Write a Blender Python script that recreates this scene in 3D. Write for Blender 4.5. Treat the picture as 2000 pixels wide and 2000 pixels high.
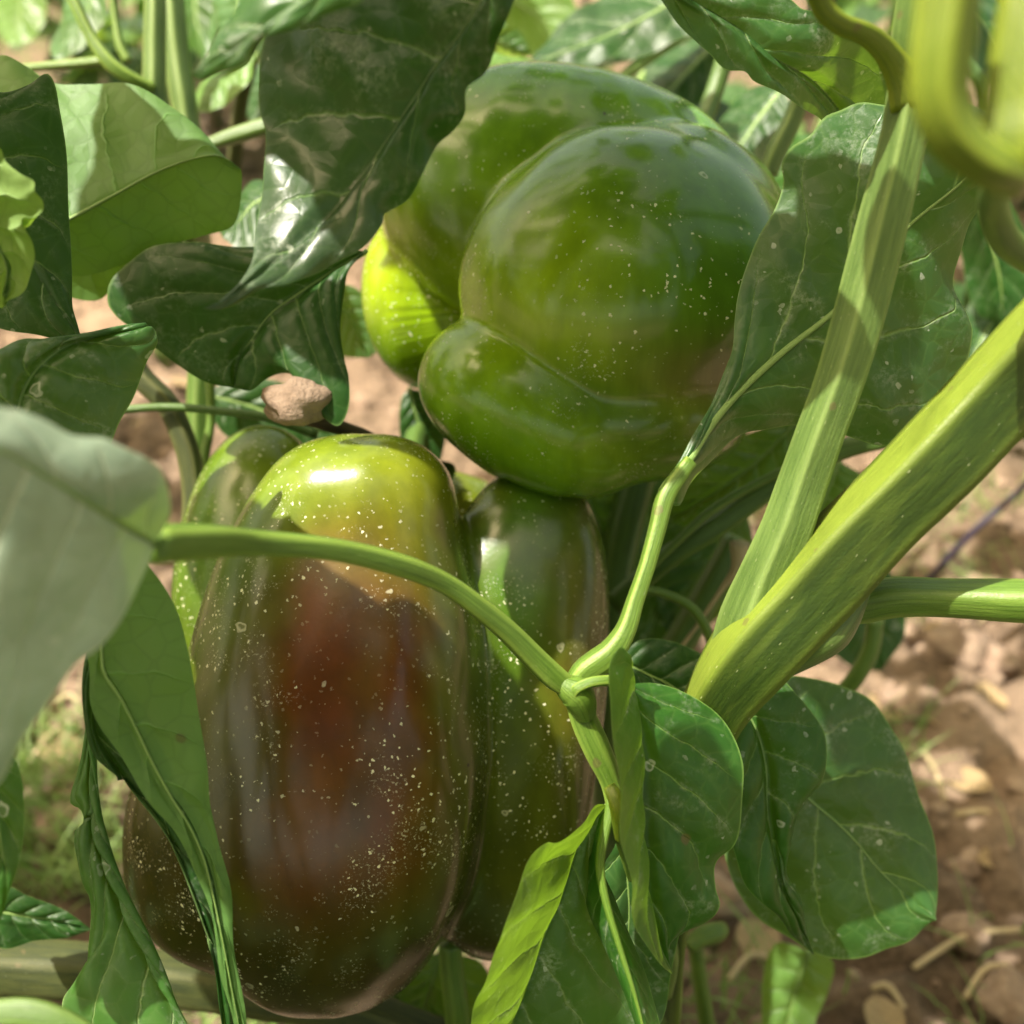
import bpy, math, random
import numpy as np
from mathutils import Vector
for o in list(bpy.data.objects): bpy.data.objects.remove(o)
sc = bpy.context.scene
col = sc.collection
R = math.radians
# ------------------------------------------------------------------ camera
PITCH = 38.0; CAMZ = 0.42; FOV = 52.0
T = math.tan(R(FOV/2))
cam = bpy.data.cameras.new('camera'); cam_o = bpy.data.objects.new('camera', cam); col.objects.link(cam_o)
cam.sensor_width = 36; cam.sensor_fit = 'HORIZONTAL'; cam.angle = R(FOV)
cam_o.location = (0, 0, CAMZ); cam_o.rotation_euler = (R(90-PITCH), 0, 0)
cam.clip_start = 0.005; cam.clip_end = 500
cam.dof.use_dof = True; cam.dof.focus_distance = 0.226; cam.dof.aperture_fstop = 10.5
sc.camera = cam_o
# ------------------------------------------------------------------ light
SUN = np.array([-0.42, -0.04, 0.90]); SUN /= np.linalg.norm(SUN)
world = bpy.data.worlds.new('World'); sc.world = world; world.use_nodes = True
wn = world.node_tree; wn.nodes.clear()
sky = wn.nodes.new('ShaderNodeTexSky'); sky.sky_type = 'NISHITA'; sky.sun_disc = False
sky.sun_elevation = math.asin(SUN[2]); sky.sun_rotation = math.atan2(SUN[0], SUN[1])
sky.air_density = 1.0; sky.dust_density = 5.0; sky.ozone_density = 0.3
bg = wn.nodes.new('ShaderNodeBackground'); bg.inputs['Strength'].default_value = 0.145
wo = wn.nodes.new('ShaderNodeOutputWorld')
tint = wn.nodes.new('ShaderNodeMix'); tint.data_type = 'RGBA'; tint.blend_type = 'MULTIPLY'; tint.inputs[0].default_value = 1
tint.inputs[7].default_value = (1.0, .89, .58, 1)   # the photograph's warm white balance
wn.links.new(sky.outputs[0], tint.inputs[6]); wn.links.new(tint.outputs[2], bg.inputs[0]); wn.links.new(bg.outputs[0], wo.inputs[0])
sl = bpy.data.lights.new('sun', 'SUN'); sl.energy = 3.9; sl.angle = R(0.6); sl.color = (1.0, 0.95, 0.84)
so = bpy.data.objects.new('sun', sl); col.objects.link(so)
so.rotation_euler = Vector(SUN).to_track_quat('Z', 'Y').to_euler(); so.location = (-1, -0.2, 2)
sc.view_settings.view_transform = 'Standard'; sc.view_settings.look = 'None'
sc.view_settings.exposure = 1.5; sc.view_settings.gamma = 1; sc.view_settings.use_curve_mapping = False
sc.render.engine = 'CYCLES'
sc.cycles.max_bounces = 10; sc.cycles.transmission_bounces = 6; sc.cycles.diffuse_bounces = 5
# ------------------------------------------------------------------ geometry helpers
CAM = np.array([0, 0, CAMZ])
FW = np.array([0, math.cos(R(PITCH)), -math.sin(R(PITCH))]); RT = np.array([1., 0, 0])
UP = np.array([0, math.sin(R(PITCH)), math.cos(R(PITCH))])
def W(p):
    """photograph position (x, y in 0..2000) at a depth in metres -> place in the world"""
    p = np.asarray(p, float); x = (p[..., 0]-1000)/1000*T; y = (1000-p[..., 1])/1000*T; d = p[..., 2]
    return CAM + d[..., None]*(FW + x[..., None]*RT + y[..., None]*UP)
def ground_depth(y): return (CAMZ-0.0)/(math.sin(R(PITCH)) + (y-1000)/1000*T*math.cos(R(PITCH)))
def spl(P, n, closed=False):
    P = np.asarray(P, float)
    if len(P) == 2: P = np.vstack([P[0], (P[0]+P[1])/2, P[1]])
    A = np.vstack([2*P[0]-P[1], P, 2*P[-1]-P[-2]]); out = []
    for i in range(len(P)-1):
        p0, p1, p2, p3 = A[i:i+4]; t = np.linspace(0, 1, 24, endpoint=False)[:, None]
        # centripetal-ish tangents
        l1 = np.linalg.norm(p2[:2]-p1[:2])+1e-9; l0 = np.linalg.norm(p1[:2]-p0[:2])+1e-9; l2 = np.linalg.norm(p3[:2]-p2[:2])+1e-9
        m1 = (p2-p0)*l1/(l0+l1); m2 = (p3-p1)*l1/(l1+l2)
        out.append((2*t**3-3*t**2+1)*p1+(t**3-2*t**2+t)*m1+(-2*t**3+3*t**2)*p2+(t**3-t**2)*m2)
    out = np.vstack(out+[P[-1][None]])
    s = np.r_[0, np.cumsum(np.linalg.norm(np.diff(out[:, :2], axis=0), axis=1)+1e-9)]; s /= s[-1]
    q = np.linspace(0, 1, n)
    return np.stack([np.interp(q, s, out[:, k]) for k in range(out.shape[1])], 1)
ORG = {}
def link(name, me, mats, origin, parent=None):
    o = bpy.data.objects.new(name, me); col.objects.link(o)
    ORG[o.name] = np.array(origin, float)
    if parent is not None:
        o.parent = parent; o.location = Vector(ORG[o.name]-ORG[parent.name])
    else: o.location = Vector(origin)
    if me is not None and not me.materials:
        for m in (mats if isinstance(mats, (list, tuple)) else [mats]): me.materials.append(m)
    return o
def thing(name, label, cat, loc, group=None, kind=None):
    o = bpy.data.objects.new(name, None); col.objects.link(o); o.location = loc; o.empty_display_size = 0.01
    ORG[o.name] = np.array(loc, float); tag(o, label, cat, group, kind); return o
def tag(o, label=None, cat=None, group=None, kind=None):
    if label: o['label'] = label
    if cat: o['category'] = cat
    if group: o['group'] = group
    if kind: o['kind'] = kind
    return o
def grid_mesh(name, P, wrap=False, uv=None, flip=False, caps=False, uvs2=None, vcol=None, origin=None):
    n, m = P.shape[:2]
    V = P.reshape(-1, 3)
    if origin is not None: V = V-origin
    jm = m if wrap else m-1
    I, J = np.meshgrid(np.arange(n-1), np.arange(jm), indexing='ij'); J2 = (J+1) % m
    F = np.stack([I*m+J, (I+1)*m+J, (I+1)*m+J2, I*m+J2], -1).reshape(-1, 4)
    if flip: F = F[:, ::-1]
    me = bpy.data.meshes.new(name)
    faces = F.tolist()
    if caps: faces += [list(range(m))[::(-1 if flip else 1)], [(n-1)*m+k for k in range(m)][::(1 if flip else -1)]]
    me.from_pydata(V.tolist(), [], faces)
    nl = len(me.loops)
    def setuv(nm, fn):
        L = me.uv_layers.new(name=nm); arr = np.zeros((nl, 2))
        c = np.stack([np.stack([I, J], -1), np.stack([I+1, J], -1), np.stack([I+1, J+1], -1), np.stack([I, J+1], -1)], 2).reshape(-1, 4, 2)
        jj = np.repeat(J.reshape(-1), 4).reshape(-1, 4)
        if flip: c = c[:, ::-1]
        arr[:c.shape[0]*4] = fn(c[..., 0], c[..., 1], jj).reshape(-1, 2)
        L.data.foreach_set('uv', arr.ravel())
    if uv: setuv('UVMap', uv)
    if uvs2: setuv('vein', uvs2)
    if vcol is not None:
        a = me.color_attributes.new('skin', 'FLOAT_COLOR', 'POINT')
        c4 = np.concatenate([vcol.reshape(-1, 3), np.ones((V.shape[0], 1))], 1); a.data.foreach_set('color', c4.ravel())
    me.polygons.foreach_set('use_smooth', [True]*len(me.polygons)); me.update()
    return me
rng = np.random.default_rng(7)
# ------------------------------------------------------------------ material helpers
class N:
    def __init__(s, name):
        s.m = bpy.data.materials.new(name); s.m.use_nodes = True; s.t = s.m.node_tree; s.t.nodes.clear()
    def n(s, ty, ins=None, **kw):
        nd = s.t.nodes.new('ShaderNode'+ty)
        for k, v in kw.items(): setattr(nd, k, v)
        for k, v in (ins or {}).items(): s.set(nd.inputs[k], v)
        return nd
    def set(s, sock, v):
        if isinstance(v, bpy.types.NodeSocket): s.t.links.new(v, sock)
        elif isinstance(v, bpy.types.Node): s.t.links.new(v.outputs[0], sock)
        else:
            if sock.type == 'RGBA' and len(v) == 3: v = (*v, 1)
            sock.default_value = v
    def math(s, op, a, b=None, c=None, clamp=False):
        nd = s.n('Math', operation=op, use_clamp=clamp)
        for i, v in enumerate((a, b, c)):
            if v is not None: s.set(nd.inputs[i], v)
        return nd.outputs[0]
    def mix(s, f, a, b, mode='MIX'):
        nd = s.n('Mix', data_type='RGBA', blend_type=mode)
        s.set(nd.inputs[0], f); s.set(nd.inputs[6], a); s.set(nd.inputs[7], b); return nd.outputs[2]
    def rng(s, v, a, b, c=0., d=1., smooth=True):
        nd = s.n('MapRange', interpolation_type='SMOOTHSTEP' if smooth else 'LINEAR')
        for i, x in enumerate((v, a, b, c, d)): s.set(nd.inputs[i], x)
        return nd.outputs[0]
    def noise(s, vec, scale, detail=3., rough=0.55, dist=0.):
        nd = s.n('TexNoise', {'Scale': scale, 'Detail': detail, 'Roughness': rough, 'Distortion': dist})
        if vec is not None: s.set(nd.inputs['Vector'], vec)
        return nd
    def vor(s, vec, scale, feature='F1', rand=1.):
        nd = s.n('TexVoronoi', {'Scale': scale, 'Randomness': rand}, feature=feature); s.set(nd.inputs['Vector'], vec); return nd
    def out(s, sh): s.n('OutputMaterial', {'Surface': sh}); return s.m
def spots(k, vec, scale, keep, r0, r1, ring=0., warp=0.0012):
    """scattered irregular flecks: mask"""
    nz = k.noise(vec, scale*1.6, 2.)
    off = k.n('VectorMath', operation='MULTIPLY_ADD'); k.set(off.inputs[0], nz.outputs['Color']); off.inputs[1].default_value = (warp,)*3; k.set(off.inputs[2], vec)
    v = k.vor(off.outputs[0], scale)
    sep = k.n('SeparateColor', {'Color': v.outputs['Color']})
    rad = k.math('MULTIPLY_ADD', sep.outputs[1], (r1-r0), r0)
    f = k.math('SUBTRACT', rad, v.outputs['Distance'])
    m = k.rng(f, 0., 0.035)
    if ring:
        inner = k.rng(f, 0.07, 0.12); m = k.math('MULTIPLY', m, k.math('SUBTRACT', 1.0, k.math('MULTIPLY', inner, ring)))
    return k.math('MULTIPLY', m, k.math('LESS_THAN', sep.outputs[0], keep))
def leaf_mat(name, top, under, vein, dust=.3, trans=.35, rough=.42, tcol=None, spec=.5, hole=0., dusty_sheen=0.):
    k = N(name); tc = k.n('TexCoord'); ob = tc.outputs['Object']
    uv = k.n('UVMap', uv_map='vein'); sp = k.n('SeparateXYZ', {0: uv.outputs[0]})
    info = k.n('ObjectInfo')
    t = k.math('ABSOLUTE', sp.outputs[1])
    wob = k.noise(ob, 180., 2.)
    q = k.math('ADD', sp.outputs[0], k.math('MULTIPLY', k.math('SUBTRACT', wob.outputs[0], .5), .25))
    fr = k.math('FRACT', q); dd = k.math('MINIMUM', fr, k.math('SUBTRACT', 1.0, fr))
    w = k.math('MULTIPLY_ADD', t, -.040, .056)
    sv = k.rng(dd, w, 0., 0., 1.)
    sv = k.math('MULTIPLY', sv, k.rng(t, .97, .7))
    ve = k.vor(ob, 190., 'DISTANCE_TO_EDGE'); tert = k.rng(ve.outputs['Distance'], .10, .0)
    big = k.noise(ob, 45., 4., .6); fine = k.noise(ob, 900., 3., .7)
    var = k.rng(big.outputs[0], .3, .7, 0., 1.)
    topc = k.mix(var, tuple(c*.72 for c in top), tuple(c*1.3 for c in top))
    topc = k.mix(k.math('MULTIPLY', sv, .75), topc, vein)
    topc = k.mix(k.math('MULTIPLY', tert, .10), topc, vein)
    undc = k.mix(var, tuple(c*.85 for c in under), tuple(c*1.12 for c in under))
    undc = k.mix(k.math('MULTIPLY', sv, .85), undc, tuple(min(1, c*1.5) for c in under))
    undc = k.mix(k.math('MULTIPLY', tert, .28), undc, tuple(c*.6 for c in under))
    # dust: powder patches and flecks
    dn = k.noise(ob, 70., 6., .75); dm = k.math('MAXIMUM', k.rng(dn.outputs[0], .50, .74), k.math('MULTIPLY', k.rng(dn.outputs[0], .42, .6), k.rng(dd, .14, .03, 0., .6))); gr = k.rng(fine.outputs[0], .38, .62)
    powder = k.math('MULTIPLY', k.math('MULTIPLY', dm, gr), dust*1.1)
    fl = k.math('MULTIPLY', spots(k, ob, 330., .34, .07, .26, 0., .0022), k.rng(dn.outputs[0], .40, .62, .15, 1.))
    fl2 = spots(k, ob, 150., .10, .10, .26, .85, .004)
    fl = k.math('MAXIMUM', fl, k.math('MULTIPLY', fl2, .8))
    dst = k.math('MAXIMUM', powder, k.math('MULTIPLY', fl, min(1., dust*1.9)), clamp=True)
    topc = k.mix(dst, topc, (.58, .60, .50))
    if dusty_sheen:
        u2 = k.n('SeparateXYZ', {0: k.n('UVMap', uv_map='UVMap').outputs[0]}); topc = k.mix(k.math('MULTIPLY', k.math('MULTIPLY', k.rng(u2.outputs[0], .35, .8), k.rng(k.noise(ob, 60., 5., .7).outputs[0], .3, .6, .6, 1.)), dusty_sheen), topc, (.42, .47, .36))  # paler tip half: dust together with sky and sun sheen put into the colour
    rim = k.math('MULTIPLY', k.rng(t, .975, .995), .7)
    topc = k.mix(rim, topc, vein)
    # small brown bites and scars
    sc_ = spots(k, ob, 70., .05 if not hole else hole, .03, .12, 0., .003)
    topc = k.mix(k.math('MULTIPLY', sc_, .8), topc, (.10, .07, .03)); undc = k.mix(k.math('MULTIPLY', sc_, .8), undc, (.06, .04, .02))
    geo = k.n('NewGeometry'); bf = geo.outputs['Backfacing']
    c = k.mix(bf, topc, undc)
    hgt = k.math('ADD', k.math('MULTIPLY', sv, -.5), k.math('ADD', k.math('MULTIPLY', ve.outputs['Distance'], .9), k.math('ADD', k.math('MULTIPLY', big.outputs[0], .8), k.math('MULTIPLY', fine.outputs[0], .12))))
    bp = k.n('Bump', {'Strength': .55, 'Distance': .0007, 'Height': hgt})
    ro = k.math('ADD', k.math('MULTIPLY', dst, .3), k.math('MULTIPLY_ADD', fine.outputs[0], .12, rough-.06))
    ro = k.math('ADD', ro, k.math('MULTIPLY', bf, .15))
    pr = k.n('BsdfPrincipled', {'Base Color': c, 'Roughness': ro, 'Specular IOR Level': spec, 'Normal': bp.outputs[0]})
    tcol = tcol or (.30, .52, .03)
    tc2 = k.mix(k.math('MULTIPLY', k.math('MAXIMUM', sv, k.math('MULTIPLY', tert, .35)), .55), tcol, tuple(x*.45 for x in tcol))
    tc2 = k.mix(var, tc2, tuple(x*.7 for x in tcol))
    tr = k.n('BsdfTranslucent', {'Color': tc2, 'Normal': bp.outputs[0]})
    ms = k.n('MixShader', {0: trans}); k.set(ms.inputs[1], pr.outputs[0]); k.set(ms.inputs[2], tr.outputs[0])
    return k.out(ms.outputs[0])
def stem_mat(name, c1, c2, light, streak=60., fleck=.5, rough=.42, sss=.0):
    k = N(name); tc = k.n('TexCoord'); ob = tc.outputs['Object']; uv = k.n('UVMap', uv_map='UVMap')
    mp = k.n('Mapping', {'Vector': uv.outputs[0], 'Scale': (streak*.6, streak*.12, 1.)})
    st = k.noise(mp.outputs[0], 1., 5., .65); st2 = k.noise(ob, 55., 3.)
    mp3 = k.n('Mapping', {'Vector': uv.outputs[0], 'Scale': (9., 5., 1.)}); st3 = k.noise(mp3.outputs[0], 1., 3.)
    c = k.mix(k.rng(st.outputs[0], .35, .65), c1, c2)
    c = k.mix(k.math('MULTIPLY', k.rng(st3.outputs[0], .52, .66), .12), c, light)
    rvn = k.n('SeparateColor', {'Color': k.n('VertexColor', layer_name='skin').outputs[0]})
    c = k.mix(k.math('MAXIMUM', k.math('MULTIPLY', rvn.outputs[0], .7), k.math('MULTIPLY', rvn.outputs[1], k.rng(st.outputs[0], .2, .7, .7, .95))), c, light)  # second channel paints the sunlit facets lighter
    c = k.mix(k.math('MULTIPLY', k.rng(st2.outputs[0], .5, .8), .35), c, tuple(x*.6 for x in c1))
    mp2 = k.n('Mapping', {'Vector': uv.outputs[0], 'Scale': (90., 55., 1.)})
    fl = spots(k, mp2.outputs[0], 1., .16, .07, .22, 0., .25)
    c = k.mix(k.math('MULTIPLY', fl, fleck*.8), c, (.50, .54, .30))
    br = spots(k, ob, 160., .12, .08, .2, 0., .003); c = k.mix(k.math('MULTIPLY', br, .55), c, (.12, .09, .04))
    h = k.math('ADD', k.math('MULTIPLY', st.outputs[0], .6), k.math('ADD', k.math('MULTIPLY', fl, .5), k.math('MULTIPLY', k.noise(ob, 1400., 2.).outputs[0], .25)))
    bp = k.n('Bump', {'Strength': .6, 'Distance': .0006, 'Height': h})
    pr = k.n('BsdfPrincipled', {'Base Color': c, 'Roughness': rough, 'Normal': bp.outputs[0], 'Subsurface Weight': sss, 'Subsurface Scale': .004, 'Subsurface Radius': (.6, 1., .15)})
    return k.out(pr.outputs[0])
M = {}
M['leaf'] = leaf_mat('leaf_green', (.022, .088, .010), (.11, .21, .045), (.18, .31, .07), .36, .30, spec=.42)
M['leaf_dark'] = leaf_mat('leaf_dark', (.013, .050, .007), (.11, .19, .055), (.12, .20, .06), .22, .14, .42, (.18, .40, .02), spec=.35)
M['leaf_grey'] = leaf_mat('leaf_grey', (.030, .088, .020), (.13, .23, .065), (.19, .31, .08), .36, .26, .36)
M['leaf_hang'] = leaf_mat('leaf_hanging', (.009, .036, .005), (.09, .16, .04), (.09, .17, .04), .22, .14, .33, (.20, .50, .01), spec=.40, dusty_sheen=.08)
M['leaf_mid'] = leaf_mat('leaf_mid', (.050, .12, .028), (.16, .26, .07), (.26, .36, .12), .7, .42, .42, (.34, .58, .03))
M['leaf_pale'] = leaf_mat('leaf_pale', (.27, .35, .26), (.30, .39, .24), (.50, .54, .40), .25, .12, .36, spec=.7)
M['leaf_under'] = leaf_mat('leaf_under', (.045, .13, .02), (.085, .185, .040), (.25, .36, .12), .25, .30)
M['leaf_light'] = leaf_mat('leaf_light', (.12, .24, .05), (.25, .38, .11), (.30, .42, .15), .2, .42, .4, (.40, .62, .05))
M['leaf_back'] = leaf_mat('leaf_back', (.05, .13, .035), (.16, .26, .07), (.2, .3, .1), .25, .4, .4, (.36, .55, .06))
M['leaf_dry'] = leaf_mat('leaf_dry', (.42, .30, .16), (.45, .33, .18), (.3, .2, .1), .1, .2, .6, (.4, .25, .08))
M['rib'] = stem_mat('rib_green', (.16, .26, .06), (.22, .33, .09), (.32, .42, .16), 40., .1)
M['rib_dark'] = stem_mat('rib_dark', (.07, .13, .03), (.11, .19, .05), (.16, .24, .07), 40., .1)
M['stem'] = stem_mat('stem_green', (.034, .064, .006), (.018, .040, .004), (.19, .25, .03), 60., .5, sss=.12)
M['stem_mid'] = stem_mat('stem_ribbed', (.10, .160, .036), (.062, .110, .022), (.25, .34, .10), 60., .45, sss=.12)
M['petiole'] = stem_mat('petiole_green', (.11, .19, .024), (.065, .125, .012), (.26, .36, .065), 50., .25, sss=.15)
M['petiole_dark'] = stem_mat('petiole_dark', (.08, .15, .025), (.05, .10, .015), (.14, .20, .04), 50., .2)
M['stem_yellow'] = stem_mat('stem_yellow', (.14, .185, .014), (.085, .13, .010), (.24, .29, .03), 50., .1, .35, .2)
M['stem_old'] = stem_mat('stem_old', (.055, .065, .014), (.028, .038, .010), (.12, .12, .035), 60., .2, .6)
M['bark'] = stem_mat('twig_brown', (.10, .065, .035), (.06, .04, .022), (.18, .12, .07), 60., .2, .8)
M['purple'] = stem_mat('twig_purple', (.030, .020, .045), (.02, .014, .03), (.06, .04, .07), 60., .1, .5)
M['straw'] = stem_mat('straw', (.50, .40, .24), (.36, .27, .15), (.62, .53, .36), 60., .1, .7)
# pepper skin
def pepper_mat(name, rough, dirt):
    k = N(name); tc = k.n('TexCoord'); ob = tc.outputs['Object']
    at = k.n('VertexColor', layer_name='skin')
    mp = k.n('Mapping', {'Vector': ob, 'Scale': (1., 1., .18)})
    s1 = k.noise(mp.outputs[0], 130., 4., .6); s2 = k.noise(ob, 38., 3.)
    c = k.mix(k.rng(s1.outputs[0], .3, .7), k.mix(1., at.outputs[0], (.84, .84, .84), 'MULTIPLY'), k.mix(1., at.outputs[0], (1.18, 1.15, 1.1), 'MULTIPLY'))
    dens = k.noise(ob, 30., 3., .6)
    a = k.math('MULTIPLY', spots(k, ob, 640., .62*dirt, .07, .27, 0., .0014), k.rng(dens.outputs[0], .42, .58, .10, 1.))
    b = k.math('MULTIPLY', spots(k, ob, 300., .07*dirt, .04, .16, .3, .0040), .9)
    cc = spots(k, ob, 150., .08*dirt, .09, .22, .85, .0040)
    gr = k.noise(ob, 2600., 2.); hz = k.noise(ob, 60., 5., .7)
    fz = k.math('MULTIPLY', k.rng(hz.outputs[0], .52, .72), k.rng(k.noise(ob, 1500., 3., .7).outputs[0], .56, .68, 0., .6*dirt))
    m = k.math('MAXIMUM', k.math('MAXIMUM', a, b), k.math('MAXIMUM', k.math('MULTIPLY', cc, .38), fz), clamp=True)
    m2 = k.math('MULTIPLY', m, k.rng(gr.outputs[0], .2, .6, .45, .95))
    c = k.mix(m2, c, (.74, .71, .50))
    dk = spots(k, ob, 170., .10, .05, .10, 0., .002); c = k.mix(dk, c, (.03, .03, .01))
    bp = k.n('Bump', {'Strength': .5, 'Distance': .0003, 'Height': k.math('ADD', m, k.math('MULTIPLY', k.noise(ob, 900., 2.).outputs[0], .22))})
    bp2 = k.n('Bump', {'Strength': .25, 'Distance': .0012, 'Height': s2.outputs[0], 'Normal': bp.outputs[0]})
    ro = k.math('ADD', k.math('MULTIPLY', m, .35), k.math('MULTIPLY_ADD', s2.outputs[0], .12, rough-.06))
    pr = k.n('BsdfPrincipled', {'Base Color': c, 'Roughness': ro, 'Normal': bp2.outputs[0], 'Specular IOR Level': .34, 'Coat Weight': .36, 'Coat Roughness': rough*.7, 'Coat IOR': 1.5,
              'Subsurface Weight': .06, 'Subsurface Scale': .003, 'Subsurface Radius': (.8, 1., .15)})
    return k.out(pr.outputs[0])
M['pepper_g'] = pepper_mat('pepper_skin_green', .21, 1.1)
M['pepper_r'] = pepper_mat('pepper_skin_ripening', .25, 1.5)
def soil_mat():
    k = N('soil'); ob = k.n('TexCoord').outputs['Object']
    a = k.noise(ob, 14., 8., .65); b = k.noise(ob, 160., 5., .7); c3 = k.noise(ob, 3., 3.)
    c = k.mix(k.rng(a.outputs[0], .3, .7), (.070, .048, .032), (.235, .165, .115))
    c = k.mix(k.math('MULTIPLY', k.rng(b.outputs[0], .35, .75), .5), c, (.31, .22, .155))
    c = k.mix(k.math('MULTIPLY', k.rng(c3.outputs[0], .45, .7), .35), c, (.46, .33, .22))
    v = k.vor(ob, 90.); h = k.math('ADD', k.math('MULTIPLY', b.outputs[0], .8), k.math('MULTIPLY', v.outputs['Distance'], .5))
    bp = k.n('Bump', {'Strength': .9, 'Distance': .007, 'Height': h})
    return k.out(k.n('BsdfPrincipled', {'Base Color': c, 'Roughness': .95, 'Specular IOR Level': .2, 'Normal': bp.outputs[0]}).outputs[0])
M['soil'] = soil_mat()
def clod_mat(name, c1, c2):
    k = N(name); ob = k.n('TexCoord').outputs['Object']; a = k.noise(ob, 120., 6., .7)
    bp = k.n('Bump', {'Strength': .9, 'Distance': .002, 'Height': k.noise(ob, 420., 5., .7).outputs[0]})
    return k.out(k.n('BsdfPrincipled', {'Base Color': k.mix(k.rng(a.outputs[0], .3, .7), c1, c2), 'Roughness': .95, 'Normal': bp.outputs[0]}).outputs[0])
M['mud'] = clod_mat('mud_pale', (.20, .135, .09), (.34, .24, .17))
M['clod'] = clod_mat('clod_tan', (.20, .13, .09), (.40, .29, .21))
def grass_mat():
    k = N('grass'); ob = k.n('TexCoord').outputs['Object']; a = k.noise(ob, 40., 3.)
    c = k.mix(k.rng(a.outputs[0], .35, .65), (.10, .20, .04), (.26, .36, .12))
    pr = k.n('BsdfPrincipled', {'Base Color': c, 'Roughness': .5}); tr = k.n('BsdfTranslucent', {'Color': (.35, .5, .1, 1)})
    ms = k.n('MixShader', {0: .35}); k.set(ms.inputs[1], pr.outputs[0]); k.set(ms.inputs[2], tr.outputs[0]); return k.out(ms.outputs[0])
M['grass'] = grass_mat()
# ------------------------------------------------------------------ tubes (stems, petioles, ribs)
def tube_mesh(name, C, rad, n=20, ridges=0, ramp=.12, origin=None, flat=1., phase=0., twist=0., knob=0., aim=None, band=0.):
    C = np.asarray(C); k = len(C)
    Tn = np.gradient(C, axis=0); Tn /= np.linalg.norm(Tn, axis=1)[:, None]+1e-12
    up = np.array([0, 0, 1.]) if abs(Tn[0][2]) < .9 else np.array([1., 0, 0])
    nrm = np.cross(Tn[0], up); nrm /= np.linalg.norm(nrm); fr = []
    for i in range(k):
        nrm = nrm-Tn[i]*np.dot(nrm, Tn[i]); nrm /= np.linalg.norm(nrm); fr.append((nrm, np.cross(Tn[i], nrm)))
    th = np.linspace(0, 2*np.pi, n, endpoint=False); P = np.zeros((k, n, 3))
    L = np.r_[0, np.cumsum(np.linalg.norm(np.diff(C, axis=0), axis=1))]; RV = np.zeros((k, n)); LITF = np.zeros((k, n)); ramp = min(ramp, .19)
    if aim is not None:      # turn one ridge aim degrees to the left of the side the photograph was taken from
        h = int(k*.5); e = CAM-C[h]; e /= np.linalg.norm(e); sd = np.cross(Tn[h], e); sd *= -np.sign(sd@RT); a = R(aim); v_ = e*math.cos(a)+sd/np.linalg.norm(sd)*math.sin(a)
        phase = -math.atan2(v_@fr[h][1], v_@fr[h][0])
    for i in range(k):
        r = rad[i]*np.ones(n)
        if ridges:
            sg = 2*np.pi/ridges; a = np.mod(th+phase+twist*L[i], sg)-sg/2
            pol = math.cos(sg/2)/np.cos(a); pol = pol/pol.mean(); rv = np.clip((np.abs(a)/(sg/2)-.72)/.28, 0, 1)**1.3; RV[i] = rv; LITF[i] = band*np.clip(.5+2.2*np.sin((th+phase+twist*L[i])*ridges/2), 0, 1)
            r = r*((1-ramp*5)+ramp*5*pol+.05*ramp*5*(rv-.3))*(1+.02*np.sin(th*2+L[i]*60)+.010*np.sin(th*3-L[i]*110))
        if knob: r = r*(1+knob*np.sin(L[i]*90+1.3)*.5+knob*.5*np.sin(L[i]*230))
        P[i] = C[i]+(np.cos(th)*r)[:, None]*fr[i][0]+(np.sin(th)*r*flat)[:, None]*fr[i][1]
    o = C[0] if origin is None else origin
    return grid_mesh(name, P, wrap=True, caps=True, origin=o, flip=True, vcol=np.stack([RV, LITF, LITF], 2), uv=lambda I, J, b: np.stack([J/n, L[I.astype(int).clip(0, k-1)]*10], -1))
def pxtube(name, pts, mat, parent, ns=48, sides=20, **kw):
    """pts: (x, y, depth, half width in photo px)"""
    p = spl(pts, ns); C = W(p[:, :3]); r = p[:, 3]*p[:, 2]*T/1000
    me = tube_mesh(name, C, r, sides, **kw)
    return link(name, me, M[mat], C[0], parent)
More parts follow.
